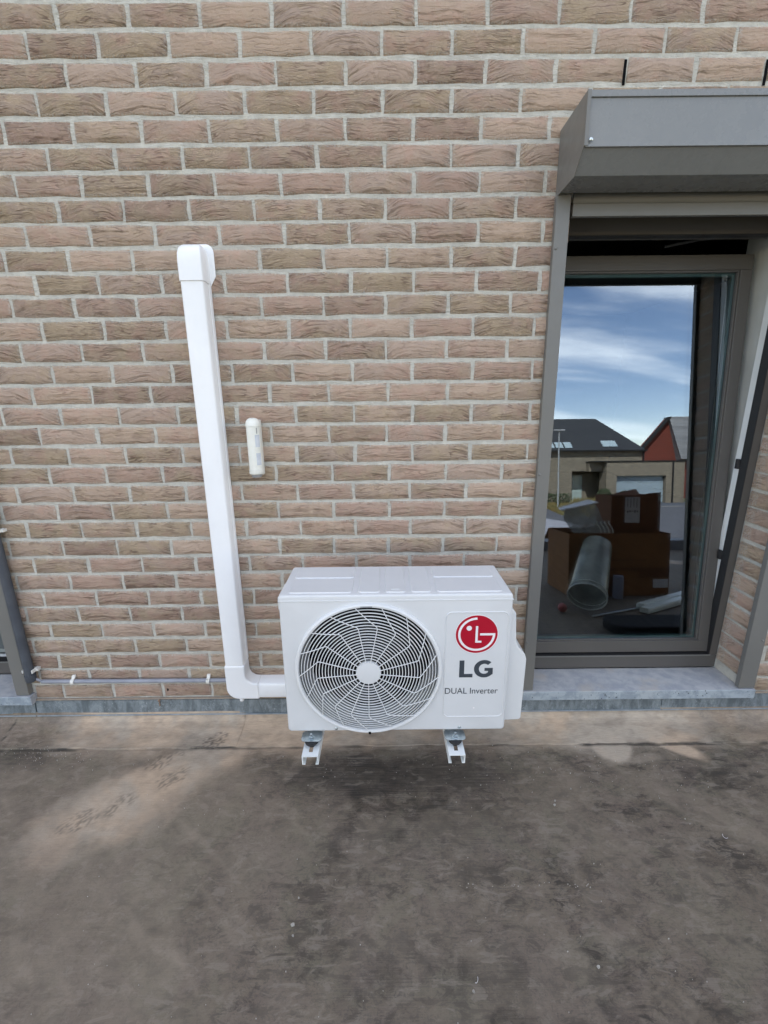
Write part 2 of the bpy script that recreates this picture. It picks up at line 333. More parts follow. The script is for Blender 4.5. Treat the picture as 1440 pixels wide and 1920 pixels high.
# ------------------------------------------------------------------ mesh helpers
class MB:
    def __init__(s): s.v = []; s.f = []
    def add(s, vs, fs):
        k = len(s.v); s.v += [tuple(x) for x in vs]; s.f += [tuple(i + k for i in f) for f in fs]; return s
    def box(s, x0, x1, y0, y1, z0, z1):
        return s.add([(x0, y0, z0), (x1, y0, z0), (x1, y1, z0), (x0, y1, z0), (x0, y0, z1), (x1, y0, z1), (x1, y1, z1), (x0, y1, z1)],
                     [(0, 3, 2, 1), (4, 5, 6, 7), (0, 1, 5, 4), (1, 2, 6, 5), (2, 3, 7, 6), (3, 0, 4, 7)])
    def prism(s, poly, axis, a, b):
        """poly: 2D points in the plane of the two other axes (x<y<z order), extruded along axis from a to b"""
        n = len(poly)
        def P(p, t): return {'x': (t, p[0], p[1]), 'y': (p[0], t, p[1]), 'z': (p[0], p[1], t)}[axis]
        vs = [P(p, a) for p in poly] + [P(p, b) for p in poly]
        fs = [tuple(range(n)), tuple(reversed(range(n, 2 * n)))] + [(i, n + i, n + (i + 1) % n, (i + 1) % n) for i in range(n)]
        return s.add(vs, fs)
    def tube(s, path, r, n=12, cap=True, r2=None):
        path = [Vector(p) for p in path]; N = len(path); base = len(s.v); prev = None
        for i, p in enumerate(path):
            t = (path[min(i + 1, N - 1)] - path[max(i - 1, 0)]).normalized()
            if prev is None:
                a = t.cross(Vector((0, 0, 1)));
                if a.length < 1e-3: a = t.cross(Vector((1, 0, 0)))
                a.normalize()
            else:
                a = (prev - t * prev.dot(t)).normalized()
            prev = a; b = t.cross(a)
            rr = r if r2 is None else r + (r2 - r) * i / (N - 1)
            s.v += [tuple(p + (a * math.cos(2 * PI * k / n) + b * math.sin(2 * PI * k / n)) * rr) for k in range(n)]
        for i in range(N - 1):
            for k in range(n):
                s.f.append((base + i * n + k, base + i * n + (k + 1) % n, base + (i + 1) * n + (k + 1) % n, base + (i + 1) * n + k))
        if cap:
            s.f.append(tuple(base + k for k in reversed(range(n)))); s.f.append(tuple(base + (N - 1) * n + k for k in range(n)))
        return s
    def lathe(s, prof, c=(0, 0, 0), axis='z', n=32, closed=False):
        """prof: (radius, height) pairs turned about axis through c"""
        base = len(s.v)
        for r, h in prof:
            for k in range(n):
                a = 2 * PI * k / n; x, y = r * math.cos(a), r * math.sin(a)
                q = {'z': (x, y, h), 'y': (x, h, y), 'x': (h, x, y)}[axis]
                s.v.append((c[0] + q[0], c[1] + q[1], c[2] + q[2]))
        m_ = len(prof)
        for i in range(m_ if closed else m_ - 1):
            j = (i + 1) % m_
            for k in range(n):
                s.f.append((base + i * n + k, base + i * n + (k + 1) % n, base + j * n + (k + 1) % n, base + j * n + k))
        if not closed:
            if prof[0][0] > 1e-6: s.f.append(tuple(base + k for k in range(n)))
            if prof[-1][0] > 1e-6: s.f.append(tuple(base + (m_ - 1) * n + k for k in range(n)))
        return s
    def mesh(s, name, mat, smooth=True, recalc=True):
        me = bpy.data.meshes.new(name); me.from_pydata(s.v, [], s.f); me.validate()
        if recalc:
            b = bmesh.new(); b.from_mesh(me); bmesh.ops.recalc_face_normals(b, faces=b.faces); b.to_mesh(me); b.free()
        if smooth:
            me.shade_smooth(); me.set_sharp_from_angle(angle=math.radians(38))
        me.materials.append(mat); me.update()
        return me

LOC = {}
def link(name, me, parent=None, local=False, bevel=0, seg=2):
    o = bpy.data.objects.new(name, me); COL.objects.link(o)
    if parent is not None:
        o.parent = parent
        if not local:
            q = LOC.get(parent, Vector((0, 0, 0))); o.matrix_parent_inverse = Matrix.Translation(-q)
    LOC[o] = Vector((0, 0, 0))
    if bevel:
        b = o.modifiers.new('bevel', 'BEVEL'); b.width = bevel; b.segments = seg; b.limit_method = 'ANGLE'; b.angle_limit = math.radians(30); b.harden_normals = True
    return o
def obj(name, mb, mat, parent=None, **k):
    return link(name, mb.mesh(name, M[mat] if isinstance(mat, str) else mat), parent, **k)
def thing(name, label, cat, loc=(0, 0, 0), group=None):
    o = bpy.data.objects.new(name, None); COL.objects.link(o); o.location = loc; LOC[o] = Vector(loc)
    o.empty_display_size = 0.1
    o['label'] = label; o['category'] = cat
    if group: o['group'] = group
    return o
def tag(o, label, cat, group=None):
    o['label'] = label; o['category'] = cat
    if group: o['group'] = group
    return o
def struct(name, mb, mat, parent=None, **k):
    o = obj(name, mb, mat, parent, **k)
    if parent is None: o['kind'] = 'structure'
    return o
def rrect(x0, x1, z0, z1, r, n=5):
    out = []
    for cx, cz, a0 in ((x1 - r, z1 - r, 0), (x0 + r, z1 - r, 90), (x0 + r, z0 + r, 180), (x1 - r, z0 + r, 270)):
        for i in range(n + 1):
            a = math.radians(a0 + 90 * i / n); out.append((cx + r * math.cos(a), cz + r * math.sin(a)))
    return out

# ------------------------------------------------------------------ numeric noise for painted shade and roof dirt
def vn(x, y, seed=0):
    xi, yi = np.floor(x).astype(np.int64), np.floor(y).astype(np.int64); fx, fy = x - xi, y - yi
    fx = fx * fx * (3 - 2 * fx); fy = fy * fy * (3 - 2 * fy)
    def h(a, b):
        k = (a * 374761393 + b * 668265263 + seed * 982451653) & 0x7fffffff
        k = ((k ^ (k >> 13)) * 1274126177) & 0x7fffffff
        return ((k ^ (k >> 16)) & 0xffff) / 65535.0
    return (h(xi, yi) * (1 - fx) + h(xi + 1, yi) * fx) * (1 - fy) + (h(xi, yi + 1) * (1 - fx) + h(xi + 1, yi + 1) * fx) * fy
def fbm(x, y, o=4, seed=0):
    s = 0; a = 0.5; t = 0
    for i in range(o):
        s = s + a * vn(x * 2 ** i, y * 2 ** i, seed + i); t += a; a *= 0.55
    return s / t
def sstep(a, b, x):
    t = np.clip((x - a) / (b - a), 0, 1); return t * t * (3 - 2 * t)

def blob(x, y, cx, cy, rx, ry, ang, edge=0.5, wob=0.35, seed=0):
    c, s = math.cos(math.radians(ang)), math.sin(math.radians(ang))
    u = ((x - cx) * c + (y - cy) * s) / rx; v = (-(x - cx) * s + (y - cy) * c) / ry
    d = np.sqrt(u * u + v * v) + (fbm(x * 9, y * 9, 4, seed) - 0.5) * wob * 2
    return 1 - sstep(1 - edge, 1 + edge * 0.4, d)
def dirt_shade(x, y):
    x = np.asarray(x, float); y = np.asarray(y, float)
    n = fbm(x * 5, y * 9, 5, 3)
    # wind-blown sand lying along the foot of the wall
    band = sstep(-0.245, -0.125, y + (fbm(x * 6, y * 4, 3, 5) - 0.5) * 0.10)
    amt = 0.25 + 0.75 * sstep(-1.52, -1.36, x) * (1 - sstep(-0.02, 0.25, x) * (1 - sstep(0.36, 0.62, x)) * 0.45)
    amt = amt * (1 - 0.55 * sstep(1.30, 1.50, x))
    d = band * amt * (0.45 + 0.75 * fbm(x * 7, y * 20, 4, 9))
    d = np.maximum(d, 0.80 * blob(x, y, -0.72, -0.21, 0.34, 0.12, 30, 0.7, 0.4, 21))
    d = np.maximum(d, 0.78 * blob(x, y, -0.97, -0.42, 0.34, 0.17, 38, 0.5, 0.35, 22))
    d = np.maximum(d, 0.50 * blob(x, y, -1.11, -0.56, 0.10, 0.13, 10, 0.6, 0.3, 23))
    d = np.maximum(d, 1.5 * blob(x, y, 0.95, -0.17, 0.10, 0.09, 75, 0.35, 0.25, 24))
    d = np.maximum(d, 1.5 * blob(x, y, 1.20, -0.16, 0.15, 0.045, -38, 0.4, 0.3, 25))
    d = np.maximum(d, 0.30 * blob(x, y, 1.02, -0.25, 0.16, 0.03, 8, 0.6, 0.5, 26))
    d = np.maximum(d, 0.95 * blob(x, y, 3.74, -3.15, 0.30, 0.16, 20, 0.4, 0.5, 27))
    d = d * (0.75 + 0.4 * n)
    # shoe prints wiped into the dust: sole and heel, each turned and worn its own way
    for q, (cx, cy, ang, ln) in enumerate(((-0.735, -0.125, 62, .05), (-0.77, -0.150, 40, .035), (-0.915, -0.235, 25, .085), (-0.81, -0.30, 58, .06), (-0.86, -0.335, 35, .04), (-0.955, -0.385, 40, .075), (-1.02, -0.455, 52, .05), (-1.095, -0.50, 28, .07), (-1.00, -0.545, 48, .075), (-0.96, -0.70, 66, .09))):
        c, s = math.cos(math.radians(ang)), math.sin(math.radians(ang))
        u = (x - cx) * c + (y - cy) * s; v = -(x - cx) * s + (y - cy) * c
        wn_ = (vn(x * 60, y * 60, 200 + q) - 0.5)
        inside = (1 - sstep(0.7, 1.05, np.sqrt((u / ln) ** 2 + (v / 0.046) ** 2) + wn_ * 0.35)) * sstep(0.25, 0.6, vn(x * 22, y * 22, 220 + q))
        tread = sstep(-0.1, 0.5, np.sin((u + (9 + q % 3 * 4) * v * v + wn_ * 0.026) * 2 * PI / (0.015 + 0.003 * (q % 3))) + (vn(x * 90, y * 60, 31 + q) - 0.5) * 2.2)
        d = d * (1 - 0.80 * inside * tread)
    sm = 0.55 * blob(x, y, -0.72, -0.40, 0.30, 0.16, 30, 0.8, 0.4, 41)
    sm = np.maximum(sm, 0.45 * blob(x, y, -0.40, -0.58, 0.30, 0.22, 20, 0.8, 0.5, 42))
    sm = np.maximum(sm, 0.50 * blob(x, y, 0.62, -0.38, 0.19, 0.20, -50, 0.7, 0.5, 43))
    sm = np.maximum(sm, 0.55 * blob(x, y, 1.15, -0.50, 0.24, 0.07, -40, 0.4, 0.4, 44))
    sm = np.maximum(sm, 0.42 * blob(x, y, 0.72, -0.58, 0.20, 0.10, -30, 0.7, 0.5, 45))
    sm = np.maximum(sm, 0.40 * blob(x, y, -0.06, -0.60, 0.06, 0.11, 5, 0.5, 0.4, 46))
    sm = np.maximum(sm, 0.45 * blob(x, y, -0.22, -0.50, 0.05, 0.07, 20, 0.5, 0.4, 47))
    sm = np.maximum(sm, 0.36 * blob(x, y, -0.60, -0.85, 0.45, 0.28, 25, 0.9, 0.5, 48))
    sm = np.maximum(sm, 0.30 * blob(x, y, 0.95, -0.85, 0.35, 0.22, -35, 0.9, 0.5, 49))
    # long wiped streaks fanning out from the camera's side
    st1 = sstep(0.60, 0.80, fbm((x * 0.77 - y * 0.64) * 5, (x * 0.64 + y * 0.77) * 38, 3, 61)) * (1 - sstep(-0.5, 0.2, x))
    st2 = sstep(0.60, 0.80, fbm((x * 0.70 + y * 0.71) * 42, (x * 0.71 - y * 0.70) * 5, 3, 63)) * sstep(0.2, 0.8, x)
    # dried puddle patches with one crisp edge, scuffed footfall marks
    for q, (fx, fy, th_, am) in enumerate(((2.6, 3.6, 0.56, 0.30), (4.6, 6.0, 0.60, 0.34), (7.5, 9.0, 0.62, 0.30))):
        f_ = fbm(x * fx + 3 * q, y * fy + 7 * q, 5, 300 + 10 * q); sm = np.maximum(sm, am * sstep(th_ - 0.05, th_ + 0.01, f_) * (1 - 0.6 * sstep(th_ + 0.02, th_ + 0.16, f_)) * sstep(-0.15, -0.3, y))
    left = (1 - sstep(-0.75, -0.15, x + (fbm(x * 3, y * 3, 3, 331) - 0.5) * 0.6)) * sstep(-0.18, -0.3, y)
    sm = np.maximum(sm, 0.55 * left)
    sm = sm * (0.65 + 0.6 * fbm(x * 11, y * 11, 5, 55)) + 0.28 * (st1 + st2) * sstep(-0.2, -0.5, y)
    unit_shade = 0.8 * sstep(0.0, 1.0, blob(x, y, 0.10, -0.33, 0.62, 0.16, 0, 0.9, 0.3, 71))  # thins smear and dust where the unit's shadow is painted
    sm = sm * (1 - 0.7 * unit_shade); d = d * (1 - 0.35 * unit_shade)
    crack = 1 - sstep(0.003, 0.008, np.abs(y + 0.1715 + (fbm(x * 14, x * 0, 3, 91) - 0.5) * 0.006))
    crack = crack * sstep(0.25, 0.5, fbm(x * 4, x * 0 + 5, 3, 92))
    for x0_, sl in ((-0.648, 0.02), (-1.702, -0.15)):
        vc_ = (1 - sstep(0.0015, 0.005, np.abs(x - x0_ - sl * y + (fbm(x * 0 + 3, y * 22, 3, 93) - 0.5) * 0.008))) * sstep(-0.168, -0.160, y)
        crack = np.maximum(crack, 0.85 * vc_)
    grainy = fbm(x * 34, y * 52, 4, 95); d = d * np.clip(0.66 + 0.85 * grainy, 0, 1.2)
    sm = sm * np.clip(0.55 + 0.9 * fbm(x * 24, y * 30, 4, 96), 0, 1.2)
    shade_damp = 0.85 * blob(x, y, 0.08, -0.315, 0.60, 0.115, 0, 0.8, 0.35, 401)  # unit's shadow painted into the membrane colour, partly dirt
    shade_damp = np.maximum(shade_damp, 0.60 * blob(x, y, 0.15, -0.55, 0.42, 0.13, 4, 0.8, 0.6, 402))
    shade_damp = np.maximum(shade_damp, 0.45 * blob(x, y, 0.20, -0.95, 0.40, 0.12, 0, 0.8, 0.6, 403))
    shade_damp = np.maximum(shade_damp, 0.35 * blob(x, y, 1.45, -0.30, 0.45, 0.10, 0, 0.8, 0.5, 404))
    shade_damp = np.maximum(shade_damp, 0.55 * blob(x, y, -1.62, -0.24, 0.30, 0.07, 0, 0.8, 0.6, 405))
    shade_damp = shade_damp * (1 - 0.8 * np.clip(sm * 2, 0, 1)) * (1 - np.clip(d, 0, 1))
    return np.clip(d * (1 - crack), 0, 1), np.clip(sm * (1 - crack), 0, 1), np.clip(np.maximum(shade_damp, crack * 0.8), 0, 1)
def paint_dirt_shade(me):
    n = len(me.vertices); co = np.empty(n * 3); me.vertices.foreach_get('co', co); co = co.reshape(-1, 3)
    d, s, dm = dirt_shade(co[:, 0], co[:, 1])
    for nm, val in (('dust', d), ('smear', s), ('shade_damp', dm)):
        a = me.attributes.new(nm, 'FLOAT', 'POINT'); a.data.foreach_set('value', val.astype(np.float32))
def grid_mesh(name, xs, ys, zfun, mat):
    X, Y = np.meshgrid(xs, ys); Z = zfun(X, Y); nx, ny = len(xs), len(ys)
    v = np.stack([X, Y, Z], -1).reshape(-1, 3)
    i = np.arange((nx - 1) * (ny - 1)); r, c = i // (nx - 1), i % (nx - 1); a = r * nx + c
    f = np.stack([a, a + 1, a + nx + 1, a + nx], -1)
    me = bpy.data.meshes.new(name)
    me.vertices.add(len(v)); me.vertices.foreach_set('co', v.ravel())
    me.loops.add(len(f) * 4); me.loops.foreach_set('vertex_index', f.ravel())
    me.polygons.add(len(f)); me.polygons.foreach_set('loop_start', np.arange(len(f)) * 4); me.polygons.foreach_set('loop_total', np.full(len(f), 4))
    me.update(calc_edges=True); me.validate(); me.shade_smooth(); me.materials.append(mat)
    return me

# ------------------------------------------------------------------ roof deck
xs = np.concatenate([np.linspace(-7, -2.45, 14), np.arange(-2.4, 2.4001, 0.008), np.arange(2.45, 5.0, 0.03), np.linspace(5.2, 9, 12)])
ys = np.concatenate([np.linspace(-4.13, -2.03, 60), np.arange(-2.0, -0.10, 0.008)])
def zdeck(X, Y):
    z = (fbm(X * 1.3, Y * 1.3, 3, 81) - 0.5) * 0.010 + (fbm(X * 7, Y * 9, 3, 82) - 0.5) * 0.0030
    return z - 0.0035 * sstep(-0.22, -0.10, Y)
deck_me = grid_mesh('roof_deck', xs, ys, zdeck, M['deck']); paint_dirt_shade(deck_me)
deck = link('roof_deck', deck_me); deck['kind'] = 'structure'
def upstand(x0, x1, lift):
    xs_ = np.arange(x0, x1 + 1e-6, 0.010)
    prof = [(-0.170, -0.004), (-0.1685, 0.0012), (-0.13, 0.0045), (-0.095, 0.0065), (-0.06, 0.012), (-0.035, 0.020), (-0.018, 0.034), (-0.013, 0.060)]
    ys_ = np.array([p[0] for p in prof]); zs_ = np.array([p[1] for p in prof])
    # refine
    t = np.linspace(0, len(prof) - 1, 44); yy = np.interp(t, range(len(prof)), ys_); z0 = np.interp(t, range(len(prof)), zs_)
    X, I = np.meshgrid(xs_, np.arange(len(yy)))
    Y = yy[I] + (fbm(X * 9, X * 0 + 2, 3, 85) - 0.5) * 0.014 * (1 - sstep(-0.165, -0.08, yy[I]))
    Z = z0[I] + lift + (fbm(X * 6, Y * 20, 3, 86) - 0.5) * 0.004
    me = grid_mesh('membrane_strip', xs_, np.arange(len(yy)).astype(float), lambda a, b: a * 0, M['deck'])
    v = np.stack([X, Y, Z], -1).reshape(-1, 3); me.vertices.foreach_set('co', v.ravel()); me.update(); paint_dirt_shade(me)
    return link('membrane_strip', me, deck)
upstand(-4.0, -1.700, 0.0); upstand(-1.715, -0.640, 0.0022); upstand(-0.652, 4.0, 0.0)
edge = MB().box(-7.2, 9.2, -4.40, -4.12, -1.2, 0.14)
struct('roof_edge', edge, simple('edge_trim', (0.16, 0.165, 0.175), None, 3, 0.5), bevel=0.006)

# grit and paint flecks lying on the membrane
flk = MB()
def fleck(x, y, s, k=5):
    a0 = random.random() * 6.3; z = 0.006 if y > -0.16 else 0.0035
    pts = [(x + s * math.cos(a0 + 2 * PI * i / k) * random.uniform(0.5, 1.3), y + s * math.sin(a0 + 2 * PI * i / k) * random.uniform(0.4, 1.2)) for i in range(k)]
    flk.prism(pts, 'z', z - 0.003, z + s * 0.45)
spots = [(-0.267, -0.755, .0035), (-0.271, -0.824, .006), (0.549, -0.925, .005), (0.213, -0.971, .004), (0.612, -0.457, .004), (0.698, -0.39, .003), (-0.265, -0.85, .003), (0.62, -0.44, .004)]
for q in spots: fleck(*q)
for i in range(26): fleck(0.22 + 0.40 * random.random() ** 1.2, -0.727 + random.gauss(0, 0.004), random.uniform(0.0006, 0.0018))
for i in range(150): fleck(random.uniform(-1.7, 1.7), random.uniform(-1.15, -0.18), random.uniform(0.0007, 0.0019), 4)
for i in range(110): fleck(random.gauss(-1.42, 0.13), random.gauss(-0.18, 0.05), random.uniform(0.0005, 0.0013), 4)
for i in range(110): fleck(random.uniform(-0.25, 1.25), random.gauss(-0.27, 0.09), random.uniform(0.0006, 0.0014), 4)
gr = obj('grit', flk, simple('pale_grit', (0.55, 0.52, 0.46), (0.30, 0.27, 0.23), 60, 0.7)); gr['kind'] = 'stuff'
fib = MB()
for (x, y, s_) in ((1.138, -0.573, 0.022), (0.22, -0.955, 0.012)):
    a = random.random() * 6
    fib.tube([(x + s_ * t * math.cos(a + 1.6 * t), y + s_ * t * math.sin(a + 2.2 * t), 0.004) for t in np.linspace(0, 1, 9)], 0.0005, 5)
fo = obj('fibre_scraps', fib, 'white'); fo['kind'] = 'stuff'

# ------------------------------------------------------------------ brick wall
wall = thing('brick_wall', 'long wall of beige and rose rough brick with pale mortar behind the outdoor unit', 'wall', (0, 0, 0.11))
H_, L_ = 0.07666, 0.226
BH, BL = 0.0640, 0.2140
OPEN = [(0.655, 1.607, 0.09, 2.140), (-2.640, -1.672, 0.09, 2.140)]
SILLS = [(0.618, 1.672, 0.09, 0.165), (-2.70, -1.600, 0.09, 0.165)]
def brick_geo(x0, x1, zc, depth, seed):
    """50 triangles: worn outline, rounded arris, uneven face; local coordinates about the brick's centre"""
    r = random.Random(seed); cx = (x0 + x1) / 2; hl, hh = (x1 - x0) / 2, BH / 2
    def j(a): return r.uniform(-a, a)
    out = [(-hl, -hh), (-hl / 3 + j(.01), -hh), (hl / 3 + j(.01), -hh), (hl, -hh), (hl, j(.006)), (hl, hh), (hl / 3 + j(.01), hh), (-hl / 3 + j(.01), hh), (-hl, hh), (-hl, j(.006))]
    out = [(a + j(.0026), b + j(.0030)) for a, b in out]
    vs = []
    for a, b in out:
        k = 1 - 0.0045 / hl; kk = 1 - 0.0045 / hh
        vs.append((a * k, j(.0011), b * kk))
    vs += [(a, 0.0045, b) for a, b in out] + [(a, depth, b) for a, b in out] + [(j(.02), -0.0012 + j(.0010), j(.008))]
    n = 10; fs = []
    for i in range(n):
        k = (i + 1) % n
        fs += [(30, i, k), (i, n + i, n + k, k), (n + i, 2 * n + i, 2 * n + k, n + k)]
    return cx, vs, fs
def brick_mesh(parts, name, mat='brick'):
    """parts: list of (vs, fs, seed) -> one mesh with local UV and seed attribute"""
    V, Fc, UV, SD = [], [], [], []
    for off, vs, fs, sd in parts:
        k = len(V); V += [(a + off[0], b + off[1], c + off[2]) for a, b, c in vs]; Fc += [tuple(i + k for i in f) for f in fs]
        for f in fs:
            ys_ = [vs[i][1] for i in f]; side = max(ys_) > 0.02
            xs_ = [vs[i][0] for i in f]; lat = side and (max(xs_) - min(xs_) < 0.006)
            for i in f:
                a, b, c = vs[i]; UV.append((b if lat else a, c if (lat or not side) else c + b))
        SD += [sd] * len(vs)
    me = bpy.data.meshes.new(name); me.from_pydata(V, [], Fc)
    uvl = me.uv_layers.new(name='local'); uvl.data.foreach_set('uv', np.array(UV, np.float32).ravel())
    at = me.attributes.new('seed', 'FLOAT', 'POINT'); at.data.foreach_set('value', np.array(SD, np.float32))
    me.shade_smooth(); me.set_sharp_from_angle(angle=math.radians(80)); me.materials.append(M[mat]); me.update()
    return me
FULL = []
for k in range(14):
    cx, vs, fs = brick_geo(-BL / 2, BL / 2, 0, 0.02, 100 + k); FULL.append((vs, fs, brick_mesh([((0, 0, 0), vs, fs, 0.0)], 'brick')))
def pr(X, Y, Z):
    y, z = Y + D, Z - HC; d = y * math.cos(TH) - z * math.sin(TH); v = y * math.sin(TH) + z * math.cos(TH)
    a, b = FPX * X / d, -FPX * v / d
    return 720 + a * math.cos(RO) - b * math.sin(RO), 960 + a * math.sin(RO) + b * math.cos(RO)
def in_view(x0, x1, z):
    """share of the brick the photograph shows, times its size in the picture"""
    t = 0
    for f in np.linspace(0.04, 0.96, 9):
        X, Y = pr(x0 + (x1 - x0) * f, 0, z)
        if 0 <= X <= 1440 and 0 <= Y <= 1920 and not (532 < X < 975 and 1068 < Y < 1370): t += 1
    a, b = pr(x0, 0, z)[0], pr(x1, 0, z)[0]
    return t / 9 * (b - a) * (pr(0, 0, z - BH / 2)[1] - pr(0, 0, z + BH / 2)[1])
cands = []
for row in range(-43, 32):
    zt = 2.575 - H_ * row; zc = zt - H_ / 2 + random.gauss(0, 0.0006)
    ph = (0.004 + 0.014 * min(max(row, 0), 10) / 10 if row % 2 == 0 else -0.113) + random.gauss(0, 0.003)
    bnd = [ph + k * L_ for k in range(-17, 17)]
    for (ox0, ox1, oz0, oz1) in OPEN + SILLS:
        if oz0 < zc < oz1: bnd = [v_ for v_ in bnd if not (ox0 - 0.06 < v_ < ox0 + 0.004 or ox1 - 0.004 < v_ < ox1 + 0.06)]
    for b0, b1 in zip(bnd, bnd[1:]):
        a, b = b0 + 0.0060 + random.gauss(0, .0015), b1 - 0.0060 + random.gauss(0, .0015)
        segs = [(a, b, False, False)]
        for (ox0, ox1, oz0, oz1) in OPEN + SILLS:
            if oz0 < zc < oz1:
                ns = []
                for (p, q, el, er) in segs:
                    if abs(p - ox1) < 0.03: ns.append((ox1, q, True, er)); continue
                    if abs(q - ox0) < 0.03: ns.append((p, ox0, el, True)); continue
                    if q <= ox0 or p >= ox1: ns.append((p, q, el, er)); continue
                    if p < ox0: ns.append((p, ox0, el, True))
                    if q > ox1: ns.append((ox1, q, True, er))
                segs = ns
        for (p, q, el, er) in segs:
            if q - p > 0.022 and p > -3.9 and q < 3.6: cands.append((in_view(p, q, zc), p, q, zc, el or er))
cands.sort(key=lambda t: -t[0])
stuff = []
for i, (sc_, p, q, zc, edge_) in enumerate(cands):
    full = abs((q - p) - (BL)) < 0.008 and not edge_
    yj = random.gauss(0, 0.0006)
    if i < 300 and sc_ > 0:
        if full:
            o = link('brick', random.choice(FULL)[2], wall); o.location = ((p + q) / 2, yj, zc)
            if random.random() < 0.5: pass
        else:
            cx, vs, fs = brick_geo(p, q, zc, 0.145 if edge_ else 0.02, i)
            o = link('brick', brick_mesh([((0, 0, 0), vs, fs, 0.0)], 'brick'), wall); o.location = (cx, yj, zc)
    else:
        cx, vs, fs = brick_geo(p, q, zc, 0.145 if edge_ else 0.02, i)
        stuff.append(((cx, yj, zc), vs, fs, random.random() * 3))
bw = link('brickwork', brick_mesh(stuff, 'brickwork'), wall); bw['kind'] = 'stuff'
# mortar bed with the two openings left out
mo = MB()
Y0, Y1 = 0.0048, 0.146
for (a, b, c, d) in ((-4.0, -2.644, 0.10, 2.144), (-1.668, 0.651, 0.10, 2.144), (1.611, 3.7, 0.10, 2.144), (-4.0, 3.7, 2.144, 5.9)):
    mo.box(a, b, Y0, Y1, c, d)
obj('mortar', mo, 'mortar', wall)
for x, z in ((0.791, 2.453), (1.248, 2.449), (-0.995, 0.160)):
    wsl = MB().box(x - 0.0042, x + 0.0042, 0.0012, 0.003, z - 0.034 if z > 1 else z - 0.028, z + 0.034 if z > 1 else z + 0.028)  # dark strip standing in for the shade inside an open joint
    obj('weep_hole_shade', wsl, 'dark', wall)
# inner leaf, room and an unseen upper block added to shade the terrace
iw = MB()
for (a, b, c, d) in ((-4.0, -2.644, -0.3, 2.144), (-1.668, 0.651, -0.3, 2.144), (1.603, 3.7, -0.3, 2.144), (-4.0, 3.7, 2.144, 5.9),
                     (-2.644, -1.668, -0.3, 0.10), (0.651, 1.603, -0.3, 0.10)):
    iw.box(a, b, 0.150, 0.42, c, d)
obj('inner_leaf', iw, 'plaster', wall)
blk = MB().box(-9, 4.3, 0.425, 8.5, 2.75, 6.2).box(-9, -4.01, 0.0, 0.42, -1.2, 6.2).box(3.71, 9, 0.0, 0.42, -1.2, 6.2)
blk.box(-4.0, 3.7, -0.005, 0.42, 5.905, 6.2)
obj('upper_shade_block', blk, simple('shade_block_brick_colour', (0.35, 0.26, 0.2), (0.3, 0.22, 0.17), 20, 0.9), wall)  # out of view, sized to keep the sun off the deck
room = MB().box(-4.2, -4.1, 0.42, 6.0, 0.05, 2.74).box(4.0, 4.1, 0.42, 6.0, 0.05, 2.74).box(-4.2, 4.1, 6.0, 6.1, 0.05, 2.74).box(-4.2, 4.1, 0.425, 6.1, 2.70, 2.745)
room.box(-0.6, -0.5, 0.425, 6.0, 0.1, 2.7)
struct('room_walls', room, 'roomwall')
struct('room_floor', MB().box(-4.2, 4.1, 0.425, 6.0, 0.02, 0.10), 'plank')

# ------------------------------------------------------------------ zinc flashing
fl = thing('flashing', 'weathered zinc flashing strip along the foot of the brick wall', 'flashing', (0, 0, 0.05))
for x0, x1 in ((-4.0, -1.607), (-1.601, -0.668), (-0.672, 1.262), (1.266, 3.7)):
    k = 0.001 if x0 in (-0.672,) else 0.0
    prof = [(-0.0145 - k, 0.047), (-0.010 - k, 0.1165), (0.0030, 0.1165), (0.0030, 0.047)]
    s_ = obj('zinc_sheet', MB().prism(prof, 'x', x0, x1), 'zinc', fl)
    hem = obj('hem', MB().tube([(x0, -0.017 - k, 0.0455), (x1, -0.017 - k, 0.0455)], 0.0034, 8), M['hem'], s_)
bt = MB().box(-4.0, -1.60, -0.006, 0.0025, 0.1175, 0.125).box(-1.60, 0.60, -0.005, 0.0025, 0.1175, 0.124).box(1.69, 3.7, -0.005, 0.0025, 0.1175, 0.124)
obj('mortar_fillet', bt, simple('sandy_mortar', (0.36, 0.29, 0.22), (0.30, 0.25, 0.2), 30, 0.9, bs=100), fl)

